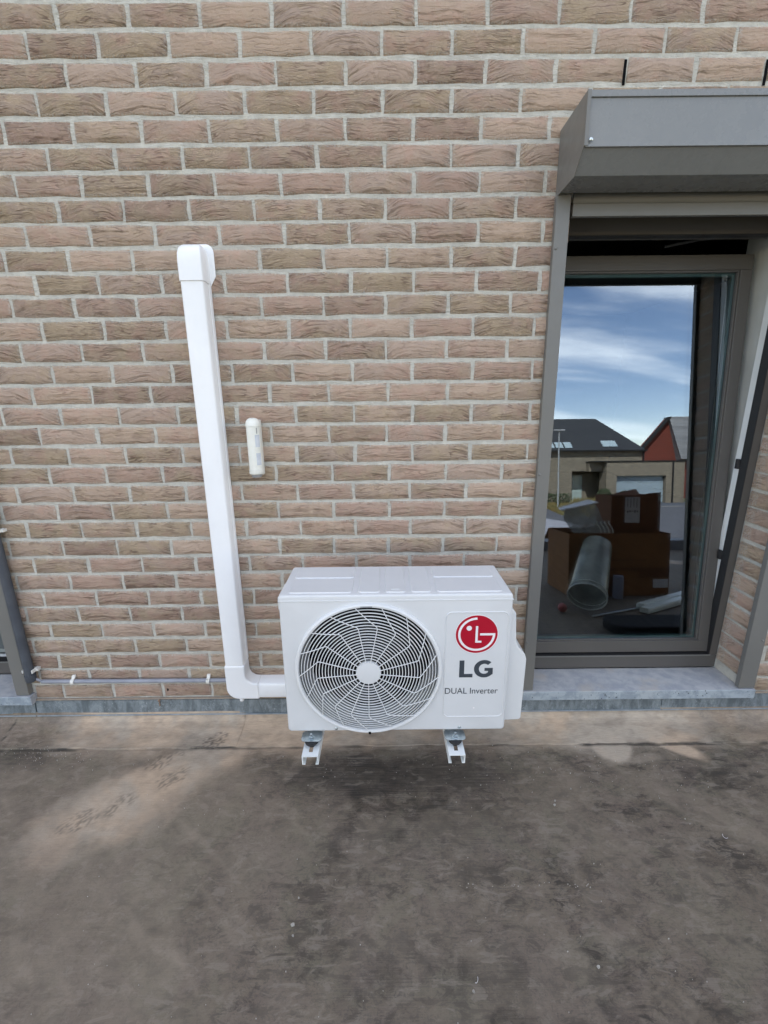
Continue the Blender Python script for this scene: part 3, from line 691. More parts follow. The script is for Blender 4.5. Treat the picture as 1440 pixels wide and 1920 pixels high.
# ------------------------------------------------------------------ windows
def frame_loop(x0, x1, z0, z1, wl, wr, wb, wt, y0, y1):
    b = MB()
    b.box(x0, x1, y0, y1, z0, z0 + wb).box(x0, x1, y0, y1, z1 - wt, z1)
    b.box(x0, x0 + wl, y0, y1, z0 + wb, z1 - wt).box(x1 - wr, x1, y0, y1, z0 + wb, z1 - wt)
    return b
def window(x0, x1, label, sash):
    t = thing('window', label, 'window', ((x0 + x1) / 2, 0.15, 0.157))
    obj('fixed_frame', frame_loop(x0 - 0.003, x1 + 0.003, 0.1535, 2.143, 0.038, 0.038, 0.068, 0.11, 0.149, 0.184), 'sash', t, bevel=0.002)
    obj('inner_jamb', MB().box(x1 + 0.003 - 0.0365, x1 + 0.003, 0.1845, 0.224, 0.2175, 2.037).box(x0 - 0.003, x0 + 0.033, 0.1845, 0.224, 0.2175, 2.037), 'whiteframe', t, bevel=0.002)
    obj('inner_rail', MB().box(x0 - 0.003, x1 + 0.003, 0.1845, 0.224, 2.0375, 2.143), 'sash', t)
    obj('inner_threshold', MB().box(x0 - 0.003, x1 + 0.003, 0.1845, 0.224, 0.1535, 0.217), 'whiteframe' if not sash else 'sash', t)
    drip = MB().box(x0 + 0.03, x1 - 0.03, 0.1455, 0.1535, 0.2165, 0.2225)
    obj('drip_edge', drip, 'alu', t)
    gk = frame_loop(x0 + 0.034, x1 - 0.034, 0.2215, 2.034, 0.003, 0.003, 0.003, 0.003, 0.1475, 0.1875)
    obj('gasket', gk, 'black', t)
    if sash:
        a = math.radians(-5.3)
        W0, W1, HH = x0 + 0.022, 1.5725, 1.792
        s = link('sash', frame_loop(W0, W1, 0, HH, 0.052, 0.050, 0.058, 0.060, 0, 0.068).mesh('sash', M['sash']), t, bevel=0.0025)
        s.matrix_parent_inverse = Matrix.Translation(-LOC[t]); s.location = (0, 0.164, 0.229); s.rotation_euler = (a, 0, 0)
        i0, i1, k0, k1 = W0 + 0.052, W1 - 0.050, 0.058, HH - 0.060
        obj('glazing_bead', frame_loop(i0, i1, k0, k1, 0.007, 0.007, 0.007, 0.007, 0.006, 0.020), 'sash', s, local=True, bevel=0.0015)
        obj('spacer', frame_loop(i0 + 0.006, i1 - 0.006, k0 + 0.006, k1 - 0.006, 0.013, 0.013, 0.013, 0.013, 0.0235, 0.0385), 'gasket', s, local=True)
        obj('glass_pane', MB().add([(i0, 0.0205, k0), (i1, 0.0205, k0), (i1, 0.0205, k1), (i0, 0.0205, k1)], [(0, 1, 2, 3)]), 'glass', s, local=True)
        obj('inner_pane', MB().add([(i0, 0.0405, k0), (i1, 0.0405, k0), (i1, 0.0405, k1), (i0, 0.0405, k1)], [(0, 1, 2, 3)]), 'glass2', s, local=True)
        obj('inner_face', frame_loop(W0, W1, 0.001, HH - 0.001, 0.05, 0.048, 0.056, 0.058, 0.0685, 0.074), 'whiteframe', s, local=True)
        for z in (1.145, 0.72):
            obj('locking_plate', MB().box(1.5625, 1.572, 0.187, 0.207, z - 0.022, z + 0.022).box(1.559, 1.5635, 0.189, 0.203, z - 0.008, z + 0.018), 'black', t, bevel=0.003)
        stay = MB().tube([(1.17, 0.30, 2.035), (1.28, 0.28, 2.052), (1.36, 0.265, 2.058), (1.45, 0.25, 2.075), (1.58, 0.235, 2.085)], 0.0055, 8)
        stay.box(1.33, 1.375, 0.245, 0.262, 2.048, 2.056)
        obj('tilt_stay', stay, 'black', t)
    return t
win = window(0.655, 1.607, 'tilted open window with sky and houses mirrored in its pane, right of the outdoor unit', True)
win2 = window(-2.640, -1.672, 'window at the left edge of the wall with its sash swung inwards', False)
obj('inner_sill', MB().box(-2.64, -1.67, 0.2245, 0.50, 0.225, 0.245), simple('grey_inner_sill', (0.22, 0.24, 0.23), None, 5, 0.5), win2)
def sill(x0, x1, y1, label, dz=0.0):
    b = MB().prism([(-0.030, 0.111), (-0.030, 0.156), (0.1475, 0.1525), (0.1475, 0.111)], 'x', x0, x1)
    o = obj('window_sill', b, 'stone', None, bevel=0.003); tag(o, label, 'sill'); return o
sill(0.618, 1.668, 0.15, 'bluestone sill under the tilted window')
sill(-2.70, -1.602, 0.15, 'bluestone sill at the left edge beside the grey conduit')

# ------------------------------------------------------------------ roller shutters
def rail(x0, x1, par, z0=0.160, z1=2.103, rz=(1.94, 1.145, 0.40), lean=0.0, rx=None):
    b = MB()
    # hollow guide: face, returns, dark slot towards the curtain
    for (a, c, e, f) in ((x0, x1, -0.0225, -0.020), (x0, x0 + 0.002, -0.020, -0.0005), (x1 - 0.002, x1, -0.020, 0.004)):
        b.add([(a + lean * 0, e, z0), (c, e, z0), (c, f, z0), (a, f, z0), (a - lean, e, z1), (c - lean, e, z1), (c - lean, f, z1), (a - lean, f, z1)],
              [(0, 3, 2, 1), (4, 5, 6, 7), (0, 1, 5, 4), (1, 2, 6, 5), (2, 3, 7, 6), (3, 0, 4, 7)])
    o = obj('guide_rail', b, 'alu', par, bevel=0.0008)
    for z in rz:
        k = (z - z0) / (z1 - z0); xx = (rx if rx is not None else x0 + 0.009) - lean * k
        obj('rivet', MB().lathe([(0.0048, -0.0226), (0.0046, -0.0245), (0.0028, -0.026), (0.0, -0.0264)], (xx, 0, z), 'y', 12), 'alu', o)
    br = MB().box(x0 + 0.004, x1 - 0.004, -0.019, -0.0006, z0 + 0.01, z1 - 0.01)
    return o
def shutter(x0, x1, label, mirror=False):
    t = thing('roller_shutter', label, 'roller shutter', ((x0 + x1) / 2, 0, 2.1))
    xa, xb = x0 - 0.004, x1 + 0.004
    hood = [(-0.0045, 2.292), (-0.198, 2.292), (-0.205, 2.156), (-0.150, 2.1035), (-0.032, 2.1035)]
    hd = MB()
    th = 0.0018
    for (p, q) in zip(hood[:-1], hood[1:]):
        dx_, dz_ = q[0] - p[0], q[1] - p[1]; ln = math.hypot(dx_, dz_); nx_, nz_ = dz_ / ln * th, -dx_ / ln * th
        if (nx_ * (-0.1 - p[0]) + nz_ * (2.2 - p[1])) < 0: nx_, nz_ = -nx_, -nz_
        hd.prism([p, q, (q[0] + nx_, q[1] + nz_), (p[0] + nx_, p[1] + nz_)], 'x', xa + 0.003, xb - 0.003)
    h = obj('hood', hd, 'aluhood', t)
    # folded top lip standing proud over the front sheet, with the shadow joint under it
    obj('top_lip', MB().box(xa + 0.004, xb - 0.004, -0.2035, -0.1985, 2.2775, 2.2945), 'aluhood', t, bevel=0.0012)
    obj('drip_lip', MB().box(xa + 0.004, xb - 0.004, -0.2085, -0.2035, 2.1530, 2.1580), 'aluhood', t, bevel=0.001)
    for xx, s_ in ((xa, 1), (xb, -1)):
        prof = [(-0.001, 2.2955), (-0.2015, 2.2955), (-0.2085, 2.1555), (-0.152, 2.100), (-0.001, 2.100)]
        c = obj('side_cap', MB().prism(prof, 'x', xx, xx + s_ * 0.0022), 'alu', t, bevel=0.0006)
        fl_ = MB().prism([(-0.2015, 2.2955), (-0.2085, 2.1555), (-0.2110, 2.1555), (-0.2040, 2.2955)], 'x', xx, xx + s_ * 0.011)
        obj('cap_flange', fl_, 'alu', c)
        obj('rivet', MB().lathe([(0.0055, -0.2105), (0.0052, -0.2125), (0.003, -0.2145), (0, -0.215)], (xx + s_ * 0.0185, 0, 2.170), 'y', 14), 'steel', c)
    obj('shutter_slat', MB().prism([(0.0, 2.084), (-0.004, 2.092), (-0.005, 2.106), (-0.002, 2.122), (0.008, 2.122), (0.008, 2.084)], 'x', x0 + 0.058, x1 - 0.058), 'alu', t, bevel=0.001)
    obj('bottom_bar', MB().box(x0 + 0.058, x1 - 0.058, -0.006, 0.010, 2.043, 2.0825), 'alu', t, bevel=0.002)
    obj('shutter_roll', MB().lathe([(0.0, x0 + 0.02), (0.055, x0 + 0.02), (0.055, x1 - 0.02), (0.0, x1 - 0.02)], (0, -0.09, 2.195), 'x', 20), 'alu', t)
    return t
sh = shutter(0.602, 1.668, 'grey roller shutter box with guide rails over the tilted window')
rail(0.616, 0.664, sh, lean=0.020)
rail(1.592, 1.664, sh, rx=1.651)
sh2 = shutter(-2.700, -1.608, 'roller shutter at the left edge, mostly outside the picture')
rail(-1.668, -1.611, sh2, rx=-1.620, rz=(1.94, 1.145, 0.275))
rail(-2.700, -2.640, sh2)

# ------------------------------------------------------------------ outdoor unit
AX0, AX1, AY0, AY1, AZ0, AZ1 = -0.326, 0.393, -0.502, -0.272, 0.372, 0.865
ac = thing('air_conditioner', 'white outdoor air conditioning unit with round fan guard on wall brackets', 'air conditioner', ((AX0 + AX1) / 2, (AY0 + AY1) / 2, AZ0))
FC, FR = (-0.054, 0.606), 0.222
def ring_loops(n=5, r=0.007):
    L = []
    for i in range(n + 1):
        a = PI / 2 * i / n; L.append((AY0 + r * (1 - math.sin(a)) if False else AY0 + r - r * math.cos(PI / 2 - a) if False else AY0 + r * (1 - math.sin(a)), r * (1 - math.cos(a)) if False else r * (1 - math.cos(a))))
    return L
bm = bmesh.new()
rr = 0.007
loops = []
for i in range(6):
    a = PI / 2 * i / 5
    y = AY0 + rr * (1 - math.cos(a)); ins = rr * (1 - math.sin(a))
    loops.append([bm.verts.new((x, y, z)) for x, z in rrect(AX0 + ins, AX1 - ins, AZ0 + ins, AZ1 - ins, 0.010, 4)])
loops.append([bm.verts.new((x, AY1, z)) for x, z in rrect(AX0, AX1, AZ0, AZ1, 0.010, 4)])
for l1, l2 in zip(loops, loops[1:]):
    n = len(l1)
    for k in range(n): bm.faces.new((l1[k], l1[(k + 1) % n], l2[(k + 1) % n], l2[k]))
bm.faces.new(loops[-1])
NC = 72
cv = [bm.verts.new((FC[0] + FR * math.cos(2 * PI * k / NC), AY0, FC[1] + FR * math.sin(2 * PI * k / NC))) for k in range(NC)]
ce = [bm.edges.new((cv[k], cv[(k + 1) % NC])) for k in range(NC)]
ol = loops[0]; oe = [bm.edges.get((ol[k], ol[(k + 1) % len(ol)])) for k in range(len(ol))]
bmesh.ops.triangle_fill(bm, edges=ce + oe, use_beauty=True)
bmesh.ops.recalc_face_normals(bm, faces=bm.faces)
me = bpy.data.meshes.new('casing'); bm.to_mesh(me); bm.free()
me.shade_smooth(); me.set_sharp_from_angle(angle=math.radians(25)); me.materials.append(M['ac'])
body = link('casing', me, ac)
# lid: pressed panels standing a few millimetres proud
def pad(x0, x1, y0, y1, name='lid_panel'):
    h = 0.0032; e = 0.0035
    vs = [(x, y, AZ1 - 0.0005) for x, y in rrect(x0, x1, y0, y1, 0.012, 4)] + [(x, y, AZ1 + h) for x, y in rrect(x0 + e, x1 - e, y0 + e, y1 - e, 0.010, 4)]
    n = len(vs) // 2
    return obj(name, MB().add(vs, [tuple(range(n, 2 * n))] + [(i, (i + 1) % n, n + (i + 1) % n, n + i) for i in range(n)]), 'ac', body)
for x0, x1 in ((-0.300, -0.100), (0.160, 0.365)):
    pad(x0, x1, -0.488, -0.384); pad(x0, x1, -0.374, -0.284)
for x0, x1 in ((-0.083, -0.014), (0.001, 0.066), (0.080, 0.146)): pad(x0, x1, -0.488, -0.284)
obj('lid_arrow', MB().prism([(0.020, -0.470), (0.046, -0.470), (0.033, -0.452)], 'z', AZ1 + 0.0030, AZ1 + 0.0052), 'ac', body)
obj('lid_rim', MB().box(AX0 - 0.0015, AX1 + 0.0015, AY0 - 0.0012, AY1, AZ1 - 0.021, AZ1 - 0.0165), 'ac', body, bevel=0.0009)
obj('side_handle', MB().prism([(-0.47, 0.80), (-0.47, 0.845), (-0.36, 0.845), (-0.36, 0.80)], 'x', AX0 - 0.011, AX0 + 0.001), 'ac', body, bevel=0.005)
# bell mouth, dark inside, fan
duct = MB().lathe([(FR + 0.0005, AY0 + 0.0012), (FR - 0.001, AY0 + 0.010), (FR - 0.010, AY0 + 0.034), (FR - 0.018, AY0 + 0.05), (FR - 0.019, AY0 + 0.085)], (FC[0], 0, FC[1]), 'y', 72)
duct.f = duct.f[:-2]
obj('bell_mouth', duct, 'duct', body)  # mid-grey colour carries the shadow on white plastic
inn = MB().lathe([(FR - 0.019, AY0 + 0.085), (FR + 0.0, AY0 + 0.088), (FR + 0.0, AY0 + 0.20), (0.0, AY0 + 0.20)], (FC[0], 0, FC[1]), 'y', 48)
inn.f = [f for f in inn.f if len(f) == 4]
obj('coil_housing', inn, 'dark', body)
fan = obj('fan', MB().lathe([(0.0, AY0 + 0.052), (0.045, AY0 + 0.054), (0.052, AY0 + 0.065), (0.052, AY0 + 0.12), (0.0, AY0 + 0.12)], (FC[0], 0, FC[1]), 'y', 32), 'fan', ac)
for k in range(3):
    vs, fs = [], []
    NA, NR = 14, 7
    for i in range(NA):
        for j in range(NR):
            r = 0.045 + (0.196 - 0.045) * j / (NR - 1); t = i / (NA - 1)
            a = 2 * PI * k / 3 + 0.35 * (j / (NR - 1)) + (t - 0.5) * (1.05 + 0.45 * j / (NR - 1))
            vs.append((FC[0] + r * math.cos(a), AY0 + 0.070 + 0.045 * t, FC[1] + r * math.sin(a)))
    for i in range(NA - 1):
        for j in range(NR - 1): fs.append((i * NR + j, (i + 1) * NR + j, (i + 1) * NR + j + 1, i * NR + j + 1))
    obj('fan_blade', MB().add(vs, fs), 'fan', fan)
# fan guard
def gy(r):
    t = min(max((r - 0.155) / (0.223 - 0.155), 0), 1)
    return AY0 - 0.0165 + 0.0135 * t * t
gd = obj('fan_guard', MB().lathe([(0.2215, AY0 + 0.001), (0.2205, AY0 - 0.006), (0.2235, AY0 - 0.0115), (0.2290, AY0 - 0.0125), (0.2335, AY0 - 0.009), (0.2350, AY0 + 0.0008), (0.2315, AY0 + 0.0008)],
                                 (FC[0], 0, FC[1]), 'y', 120, closed=True), 'acplastic', ac)
NRG = 18
for i in range(NRG):
    r = 0.0500 + (0.2135 - 0.0500) * i / (NRG - 1); y = gy(r); wv, dp = 0.00135, 0.0017
    prof = [(r - wv * 0.6, y - dp), (r + wv * 0.6, y - dp), (r + wv, y - dp + 0.0010), (r + wv, y + dp), (r - wv, y + dp), (r - wv, y - dp + 0.0010)]
    obj('guard_ring', MB().lathe(prof, (FC[0], 0, FC[1]), 'y', 96, closed=True), 'acplastic', gd)
obj('guard_hub', MB().lathe([(0.0, AY0 - 0.0215), (0.034, AY0 - 0.0215), (0.0385, AY0 - 0.0205), (0.0400, AY0 - 0.018), (0.0400, AY0 - 0.010), (0.0, AY0 - 0.010)], (FC[0], 0, FC[1]), 'y', 48), 'ac', gd)
NS = 17
sp0 = None
for k in range(NS):
    a0 = math.radians(100.3 + 360 * k / NS)
    pts = []
    aE = a0 + math.radians(20.5); rb_, re_ = 0.163, 0.2225
    pb = (rb_ * math.cos(a0), rb_ * math.sin(a0)); pe = (re_ * math.cos(aE), re_ * math.sin(aE)); p0 = (0.036 * math.cos(a0), 0.036 * math.sin(a0))
    raw = [(p0[0] + (pb[0] - p0[0]) * t, p0[1] + (pb[1] - p0[1]) * t) for t in np.linspace(0, 0.955, 10)]
    for t in np.linspace(0, 1, 5):        # small rounded knee
        q0 = (p0[0] + (pb[0] - p0[0]) * 0.955, p0[1] + (pb[1] - p0[1]) * 0.955); q2 = (pb[0] + (pe[0] - pb[0]) * 0.09, pb[1] + (pe[1] - pb[1]) * 0.09)
        raw.append(tuple((1 - t) ** 2 * q0[i] + 2 * t * (1 - t) * pb[i] + t * t * q2[i] for i in (0, 1)))
    raw += [(pb[0] + (pe[0] - pb[0]) * t, pb[1] + (pe[1] - pb[1]) * t) for t in np.linspace(0.2, 1, 9)]
    for (x_, z_) in raw[:10] + raw[11:]:
        r = math.hypot(x_, z_)
        pts.append((FC[0] + x_, gy(r) - 0.0055, FC[1] + z_))
    obj('guard_spoke', MB().tube(pts, 0.00145, 6), 'acplastic', gd)
obj('guard_latch', MB().box(FC[0] - 0.021, FC[0] + 0.015, AY0 - 0.0145, AY0 - 0.009, FC[1] + 0.2245, FC[1] + 0.2275), 'duct', gd)
obj('drain_notch', MB().box(FC[0] - 0.004, FC[0] + 0.004, AY0 - 0.0142, AY0 - 0.008, FC[1] - 0.2345, FC[1] - 0.2265), 'dark', gd)
for x, z in ((-0.166, 0.3835), (0.243, 0.3835)):
    s_ = obj('screw', MB().lathe([(0.0052, AY0 + 0.0002), (0.0050, AY0 - 0.0018), (0.003, AY0 - 0.003), (0.0, AY0 - 0.0032)], (x, 0, z), 'y', 12), 'steel', ac)
# name panel: raised rounded rim round a flat field
bp = MB()
o1, i1 = rrect(0.187, 0.3845, 0.424, 0.8065, 0.020, 6), rrect(0.1905, 0.381, 0.4275, 0.803, 0.0165, 6)
m1, m2 = rrect(0.188, 0.3835, 0.425, 0.8055, 0.019, 6), rrect(0.1892, 0.3823, 0.4262, 0.8043, 0.018, 6)
n = len(o1)
vs = [(x, AY0 + 0.0003, z) for x, z in o1] + [(x, AY0 - 0.0022, z) for x, z in m1] + [(x, AY0 - 0.0024, z) for x, z in m2] + [(x, AY0 - 0.0006, z) for x, z in i1]
fs = []
for q in range(3):
    fs += [(q * n + i, q * n + (i + 1) % n, (q + 1) * n + (i + 1) % n, (q + 1) * n + i) for i in range(n)]
fs.append(tuple(range(3 * n, 4 * n)))
badge = obj('name_panel', bp.add(vs, fs), 'ac', ac)
BY = AY0 - 0.0007
LC, LR = (0.2855, 0.7285), 0.0655
def flat(name, polys, mat, y, par, th=0.0005):
    b = MB()
    for i, p in enumerate(polys): b.prism(p, 'y', y, y - th - 0.00012 * (max(0, i - (len(polys) - 5)) if len(polys) > 9 else i))
    return obj(name, b, mat, par)
logo = flat('logo_disc', [[(LC[0] + LR * math.cos(2 * PI * k / 64), LC[1] + LR * math.sin(2 * PI * k / 64)) for k in range(64)]], 'red', BY, badge)
def arcband(cx, cz, r0, r1, a0, a1, n=48):
    A = [math.radians(a0 + (a1 - a0) * i / n) for i in range(n + 1)]; out = []
    for p, q in zip(A, A[1:]):
        out.append([(cx + r0 * math.cos(p), cz + r0 * math.sin(p)), (cx + r1 * math.cos(p), cz + r1 * math.sin(p)), (cx + r1 * math.cos(q), cz + r1 * math.sin(q)), (cx + r0 * math.cos(q), cz + r0 * math.sin(q))])
    return out
k = LR
P_ = arcband(LC[0], LC[1], 0.775 * k, 0.885 * k, 90, 359.5)
P_.append([(LC[0] + 0.16 * k, LC[1] - 0.055 * k), (LC[0] + 0.885 * k, LC[1] - 0.055 * k), (LC[0] + 0.885 * k, LC[1] + 0.055 * k), (LC[0] + 0.16 * k, LC[1] + 0.055 * k)])
P_.append([(LC[0] - 0.055 * k, LC[1] - 0.44 * k), (LC[0] + 0.055 * k, LC[1] - 0.44 * k), (LC[0] + 0.055 * k, LC[1] + 0.44 * k), (LC[0] - 0.055 * k, LC[1] + 0.44 * k)])
P_.append([(LC[0] + 0.055 * k, LC[1] - 0.44 * k), (LC[0] + 0.24 * k, LC[1] - 0.44 * k), (LC[0] + 0.24 * k, LC[1] - 0.34 * k), (LC[0] + 0.055 * k, LC[1] - 0.34 * k)])
P_.append([(LC[0] - 0.37 * k + 0.125 * k * math.cos(2 * PI * i / 24), LC[1] + 0.33 * k + 0.125 * k * math.sin(2 * PI * i / 24)) for i in range(24)])
flat('logo_face', P_, 'white', BY - 0.0005, badge, 0.0003)
flat('logo_rim', arcband(LC[0], LC[1], LR, LR * 1.028, 0, 360, 64), 'white', BY, badge, 0.0004)
# big letters
bx, bz, ch = 0.2355, 0.5745, 0.0615
flat('letter_l', [[(bx, bz), (bx + 0.0155, bz), (bx + 0.0155, bz + ch), (bx, bz + ch)], [(bx + 0.0155, bz), (bx + 0.043, bz), (bx + 0.043, bz + 0.0125), (bx + 0.0155, bz + 0.0125)]], 'print', BY, badge)
gx, gz, gr_ = bx + 0.0795, bz + ch / 2, ch / 2 + 0.001
G = []
A = np.linspace(48, 326, 40)
for p, q in zip(A, A[1:]):
    def gp(a, o):
        a = math.radians(a); r = gr_ if o else gr_ - 0.0148
        return (gx + r * math.cos(a) * (1.03 if o else 1.0), gz + r * math.sin(a) * (1 if o else 1.08))
    G.append([gp(p, 0), gp(p, 1), gp(q, 1), gp(q, 0)])
G.append([(gx + 0.0125, gz - 0.022), (gx + 0.0275, gz - 0.020), (gx + 0.0275, gz + 0.003), (gx + 0.0125, gz + 0.003)])
G.append([(gx + 0.001, gz - 0.0075), (gx + 0.0125, gz - 0.0075), (gx + 0.0125, gz + 0.003), (gx + 0.001, gz + 0.003)])
flat('letter_g', G, 'print', BY, badge)
def text(body_, size, x0, x1, z, mat, y, par, name):
    cu = bpy.data.curves.new(name, 'FONT'); cu.body = body_; cu.size = size; cu.offset = 0.0; cu.extrude = 0.0
    ob = bpy.data.objects.new('tmp', cu); COL.objects.link(ob); bpy.context.view_layer.update()
    me = bpy.data.meshes.new_from_object(ob.evaluated_get(bpy.context.evaluated_depsgraph_get())); bpy.data.objects.remove(ob)
    co = np.array([v.co[:] for v in me.vertices]); a, b = co[:, 0].min(), co[:, 0].max(); s_ = (x1 - x0) / (b - a)
    for v in me.vertices: v.co = (x0 + (v.co.x - a) * s_, y, z + v.co.y)
    me.materials.clear(); me.materials.append(M[mat]); me.name = name
    return link(name, me, par)
text('DUAL Inverter', 0.0315, 0.1915, 0.3625, 0.5135, 'print', BY - 0.0003, badge, 'lettering')
text('DUAL Inverter', 0.0315, 0.1918, 0.3628, 0.5138, 'print', BY - 0.0002, badge, 'lettering')
obj('sticker_dot', MB().lathe([(0.003, BY), (0.003, BY - 0.0006), (0, BY - 0.0006)], (0.2875, 0, 0.459), 'y', 12), 'white', badge)
# valve cover on the right flank
vc = [(0.392, 0.775), (0.405, 0.795), (0.418, 0.778), (0.424, 0.680), (0.433, 0.658), (0.456, 0.630), (0.462, 0.612), (0.459, 0.386), (0.453, 0.379), (0.392, 0.376)]
obj('valve_cover', MB().prism(vc, 'y', -0.465, -0.315), 'acplastic', ac, bevel=0.007, seg=3)

# ------------------------------------------------------------------ brackets
def bracket(xc, label):
    t = thing('wall_bracket', label, 'bracket', (xc, 0, 0.30), 'brackets carrying the outdoor unit')
    a, b, zt, e = xc - 0.0265, xc + 0.0265, 0.333, 0.0028
    arm = MB()
    y0, y1 = -0.566, -0.0055
    sy0, sy1, sw = -0.548, -0.505, 0.0065          # slot near the front end
    arm.box(a, b, y0, sy0, zt - e, zt).box(a, xc - sw, sy0, sy1, zt - e, zt).box(xc + sw, b, sy0, sy1, zt - e, zt).box(a, b, sy1, y1, zt - e, zt)
    arm.box(a, a + e, y0 + 0.002, y1, zt - 0.034, zt - e).box(b - e, b, y0 + 0.002, y1, zt - 0.034, zt - e)
    arm.box(a + e, a + 0.010, y0 + 0.002, y1, zt - 0.034, zt - 0.0315).box(b - 0.010, b - e, y0 + 0.002, y1, zt - 0.034, zt - 0.0315)
    obj('arm', arm, 'arm', t)
    obj('upright', MB().box(a, b, -0.0055, -0.0015, 0.30, 0.74).box(a, a + e, -0.03, -0.0055, 0.335, 0.74).box(b - e, b, -0.03, -0.0055, 0.335, 0.74), 'arm', t)
    for y in (-0.519, -0.30):
        obj('rubber_foot', MB().lathe([(0.0, zt), (0.010, zt), (0.012, zt + 0.006), (0.021, zt + 0.013), (0.0235, zt + 0.020), (0.0235, zt + 0.024), (0.0, zt + 0.024)], (xc, y, 0), 'z', 24), 'black', t)
        obj('foot_plate', MB().prism(rrect(xc - 0.034, xc + 0.034, y - 0.012, y + 0.034, 0.012, 4), 'z', zt + 0.0242, zt + 0.0272), 'steel', t, bevel=0.0008)
        obj('washer', MB().lathe([(0.0, zt + 0.0274), (0.012, zt + 0.0274), (0.012, zt + 0.0294), (0.0, zt + 0.0294)], (xc, y, 0), 'z', 20), 'steel', t)
        obj('bolt', MB().lathe([(0.0080, zt + 0.0294), (0.0080, zt + 0.036), (0.0042, zt + 0.0362), (0.0042, zt + 0.046), (0.0, zt + 0.047)], (xc, y - 0.002, 0), 'z', 6), 'steel', t)
    return t
bracket(-0.2465, 'white steel bracket under the fan side of the outdoor unit')
bracket(0.2275, 'white steel bracket under the lettered side of the outdoor unit')

# ------------------------------------------------------------------ pipe trunking
tr = thing('pipe_trunking', 'white plastic pipe trunking rising up the brick wall from the outdoor unit', 'trunking', (-0.655, 0, 0.17))
def chan(w0, w1, dep, ch):      # half-round cornered channel section (a = across, y)
    return [(w0, -0.0008), (w0, -dep + ch), (w0 + ch * 0.35, -dep + ch * 0.3), (w0 + ch, -dep), (w1 - ch, -dep), (w1 - ch * 0.35, -dep + ch * 0.3), (w1, -dep + ch), (w1, -0.0008)]
TX0, TX1 = -0.695, -0.613
obj('cover', MB().prism(chan(TX0, TX1, 0.068, 0.010), 'z', 0.316, 1.862), 'pvc', tr, bevel=0.0025)
obj('base_channel', MB().prism(chan(TX0 - 0.0022, TX1 + 0.0022, 0.020, 0.002), 'z', 0.330, 1.845), 'pvc', tr)
hz = [(-0.0008, 0.240), (-0.058, 0.240), (-0.065, 0.237), (-0.068, 0.230), (-0.068, 0.177), (-0.065, 0.170), (-0.058, 0.167), (-0.0008, 0.167)]
obj('cover', MB().prism(hz, 'x', -0.566, -0.262), 'pvc', tr, bevel=0.002)
# flat elbow
def elbow(g, y):
    cx_, cz_ = TX1 + 0.050, 0.240 + 0.050
    pts = [(TX0 - g, 0.330)]
    R = 0.052
    for i in range(9):
        a = math.radians(180 + 90 * i / 8); pts.append((TX0 - g + R + R * math.cos(a), 0.167 - g + R + R * math.sin(a)))
    pts += [(-0.556, 0.167 - g), (-0.556, 0.240 + g)]
    r2 = 0.042
    for i in range(9):
        a = math.radians(270 - 90 * i / 8); pts.append((TX1 + g + r2 + r2 * math.cos(a), 0.240 + g + r2 + r2 * math.sin(a)))
    pts.append((TX1 + g, 0.330))
    return pts
obj('elbow', MB().prism(elbow(0.0028, 0), 'y', -0.0712, -0.0008), 'pvc', tr, bevel=0.007, seg=3)
obj('drain_stub', MB().lathe([(0.009, 0.148), (0.010, 0.152), (0.010, 0.163)], (-0.640, -0.055, 0), 'z', 16), 'pvc', tr)
# end cap: hood sloping back to the wall with a flange
cap = MB()
sec = []
for z, dep, ins in ((1.840, 0.0715, 0.0), (1.905, 0.0715, 0.0), (1.928, 0.069, 0.001), (1.946, 0.060, 0.004), (1.958, 0.044, 0.010), (1.964, 0.022, 0.018), (1.965, 0.010, 0.024)):
    sec.append([(x, y, z) for x, y in chan(TX0 - 0.003 + ins, TX1 + 0.003 - ins, dep, min(0.012, dep * 0.45))])
vs = [p for s_ in sec for p in s_]; n = 8
fs = [(i * n + k, i * n + (k + 1) % n, (i + 1) * n + (k + 1) % n, (i + 1) * n + k) for i in range(len(sec) - 1) for k in range(n)]
fs += [tuple(range(n)), tuple(range((len(sec) - 1) * n, len(sec) * n))]
ec = obj('end_cap', cap.add(vs, fs), 'pvc', tr, bevel=0.002)
flg = rrect(-0.712, -0.590, 1.868, 1.970, 0.026, 6)
flg = [(x, z) for x, z in flg if not (z < 1.90)] + [(-0.700, 1.895), (TX0 - 0.003, 1.848), (TX1 + 0.003, 1.836), (-0.590, 1.868)]
obj('flange', MB().prism(flg, 'y', -0.0045, -0.0008), 'pvc', ec, bevel=0.001)

# ------------------------------------------------------------------ motion sensor
ms = thing('motion_sensor', 'cream upright motion sensor on the brick wall beside the white trunking', 'motion sensor', (-0.493, 0, 1.15))
cx_, cy_ = -0.4945, -0.034
bd = MB().lathe([(0.0, 1.376), (0.010, 1.3755), (0.018, 1.372), (0.0245, 1.364), (0.0275, 1.352), (0.0278, 1.345)], (cx_, cy_, 0), 'z', 28)
obj('top_dome', bd, 'sensor', ms)
obj('body', MB().lathe([(0.0262, 1.3445), (0.0262, 1.180), (0.0, 1.180)], (cx_, cy_, 0), 'z', 28), 'sensor', ms)
obj('lower_cap', MB().lathe([(0.0, 1.1795), (0.0276, 1.1795), (0.0278, 1.166), (0.0262, 1.163), (0.024, 1.162), (0.0, 1.162)], (cx_, cy_, 0), 'z', 28), 'sensor', ms)
obj('socket', MB().lathe([(0.0, 1.1615), (0.022, 1.1615), (0.018, 1.150), (0.0, 1.149)], (cx_, cy_, 0), 'z', 20), 'duct', ms)
obj('back_plate', MB().box(cx_ - 0.024, cx_ + 0.024, cy_ + 0.004, -0.0005, 1.156, 1.368), 'sensor', ms, bevel=0.005)
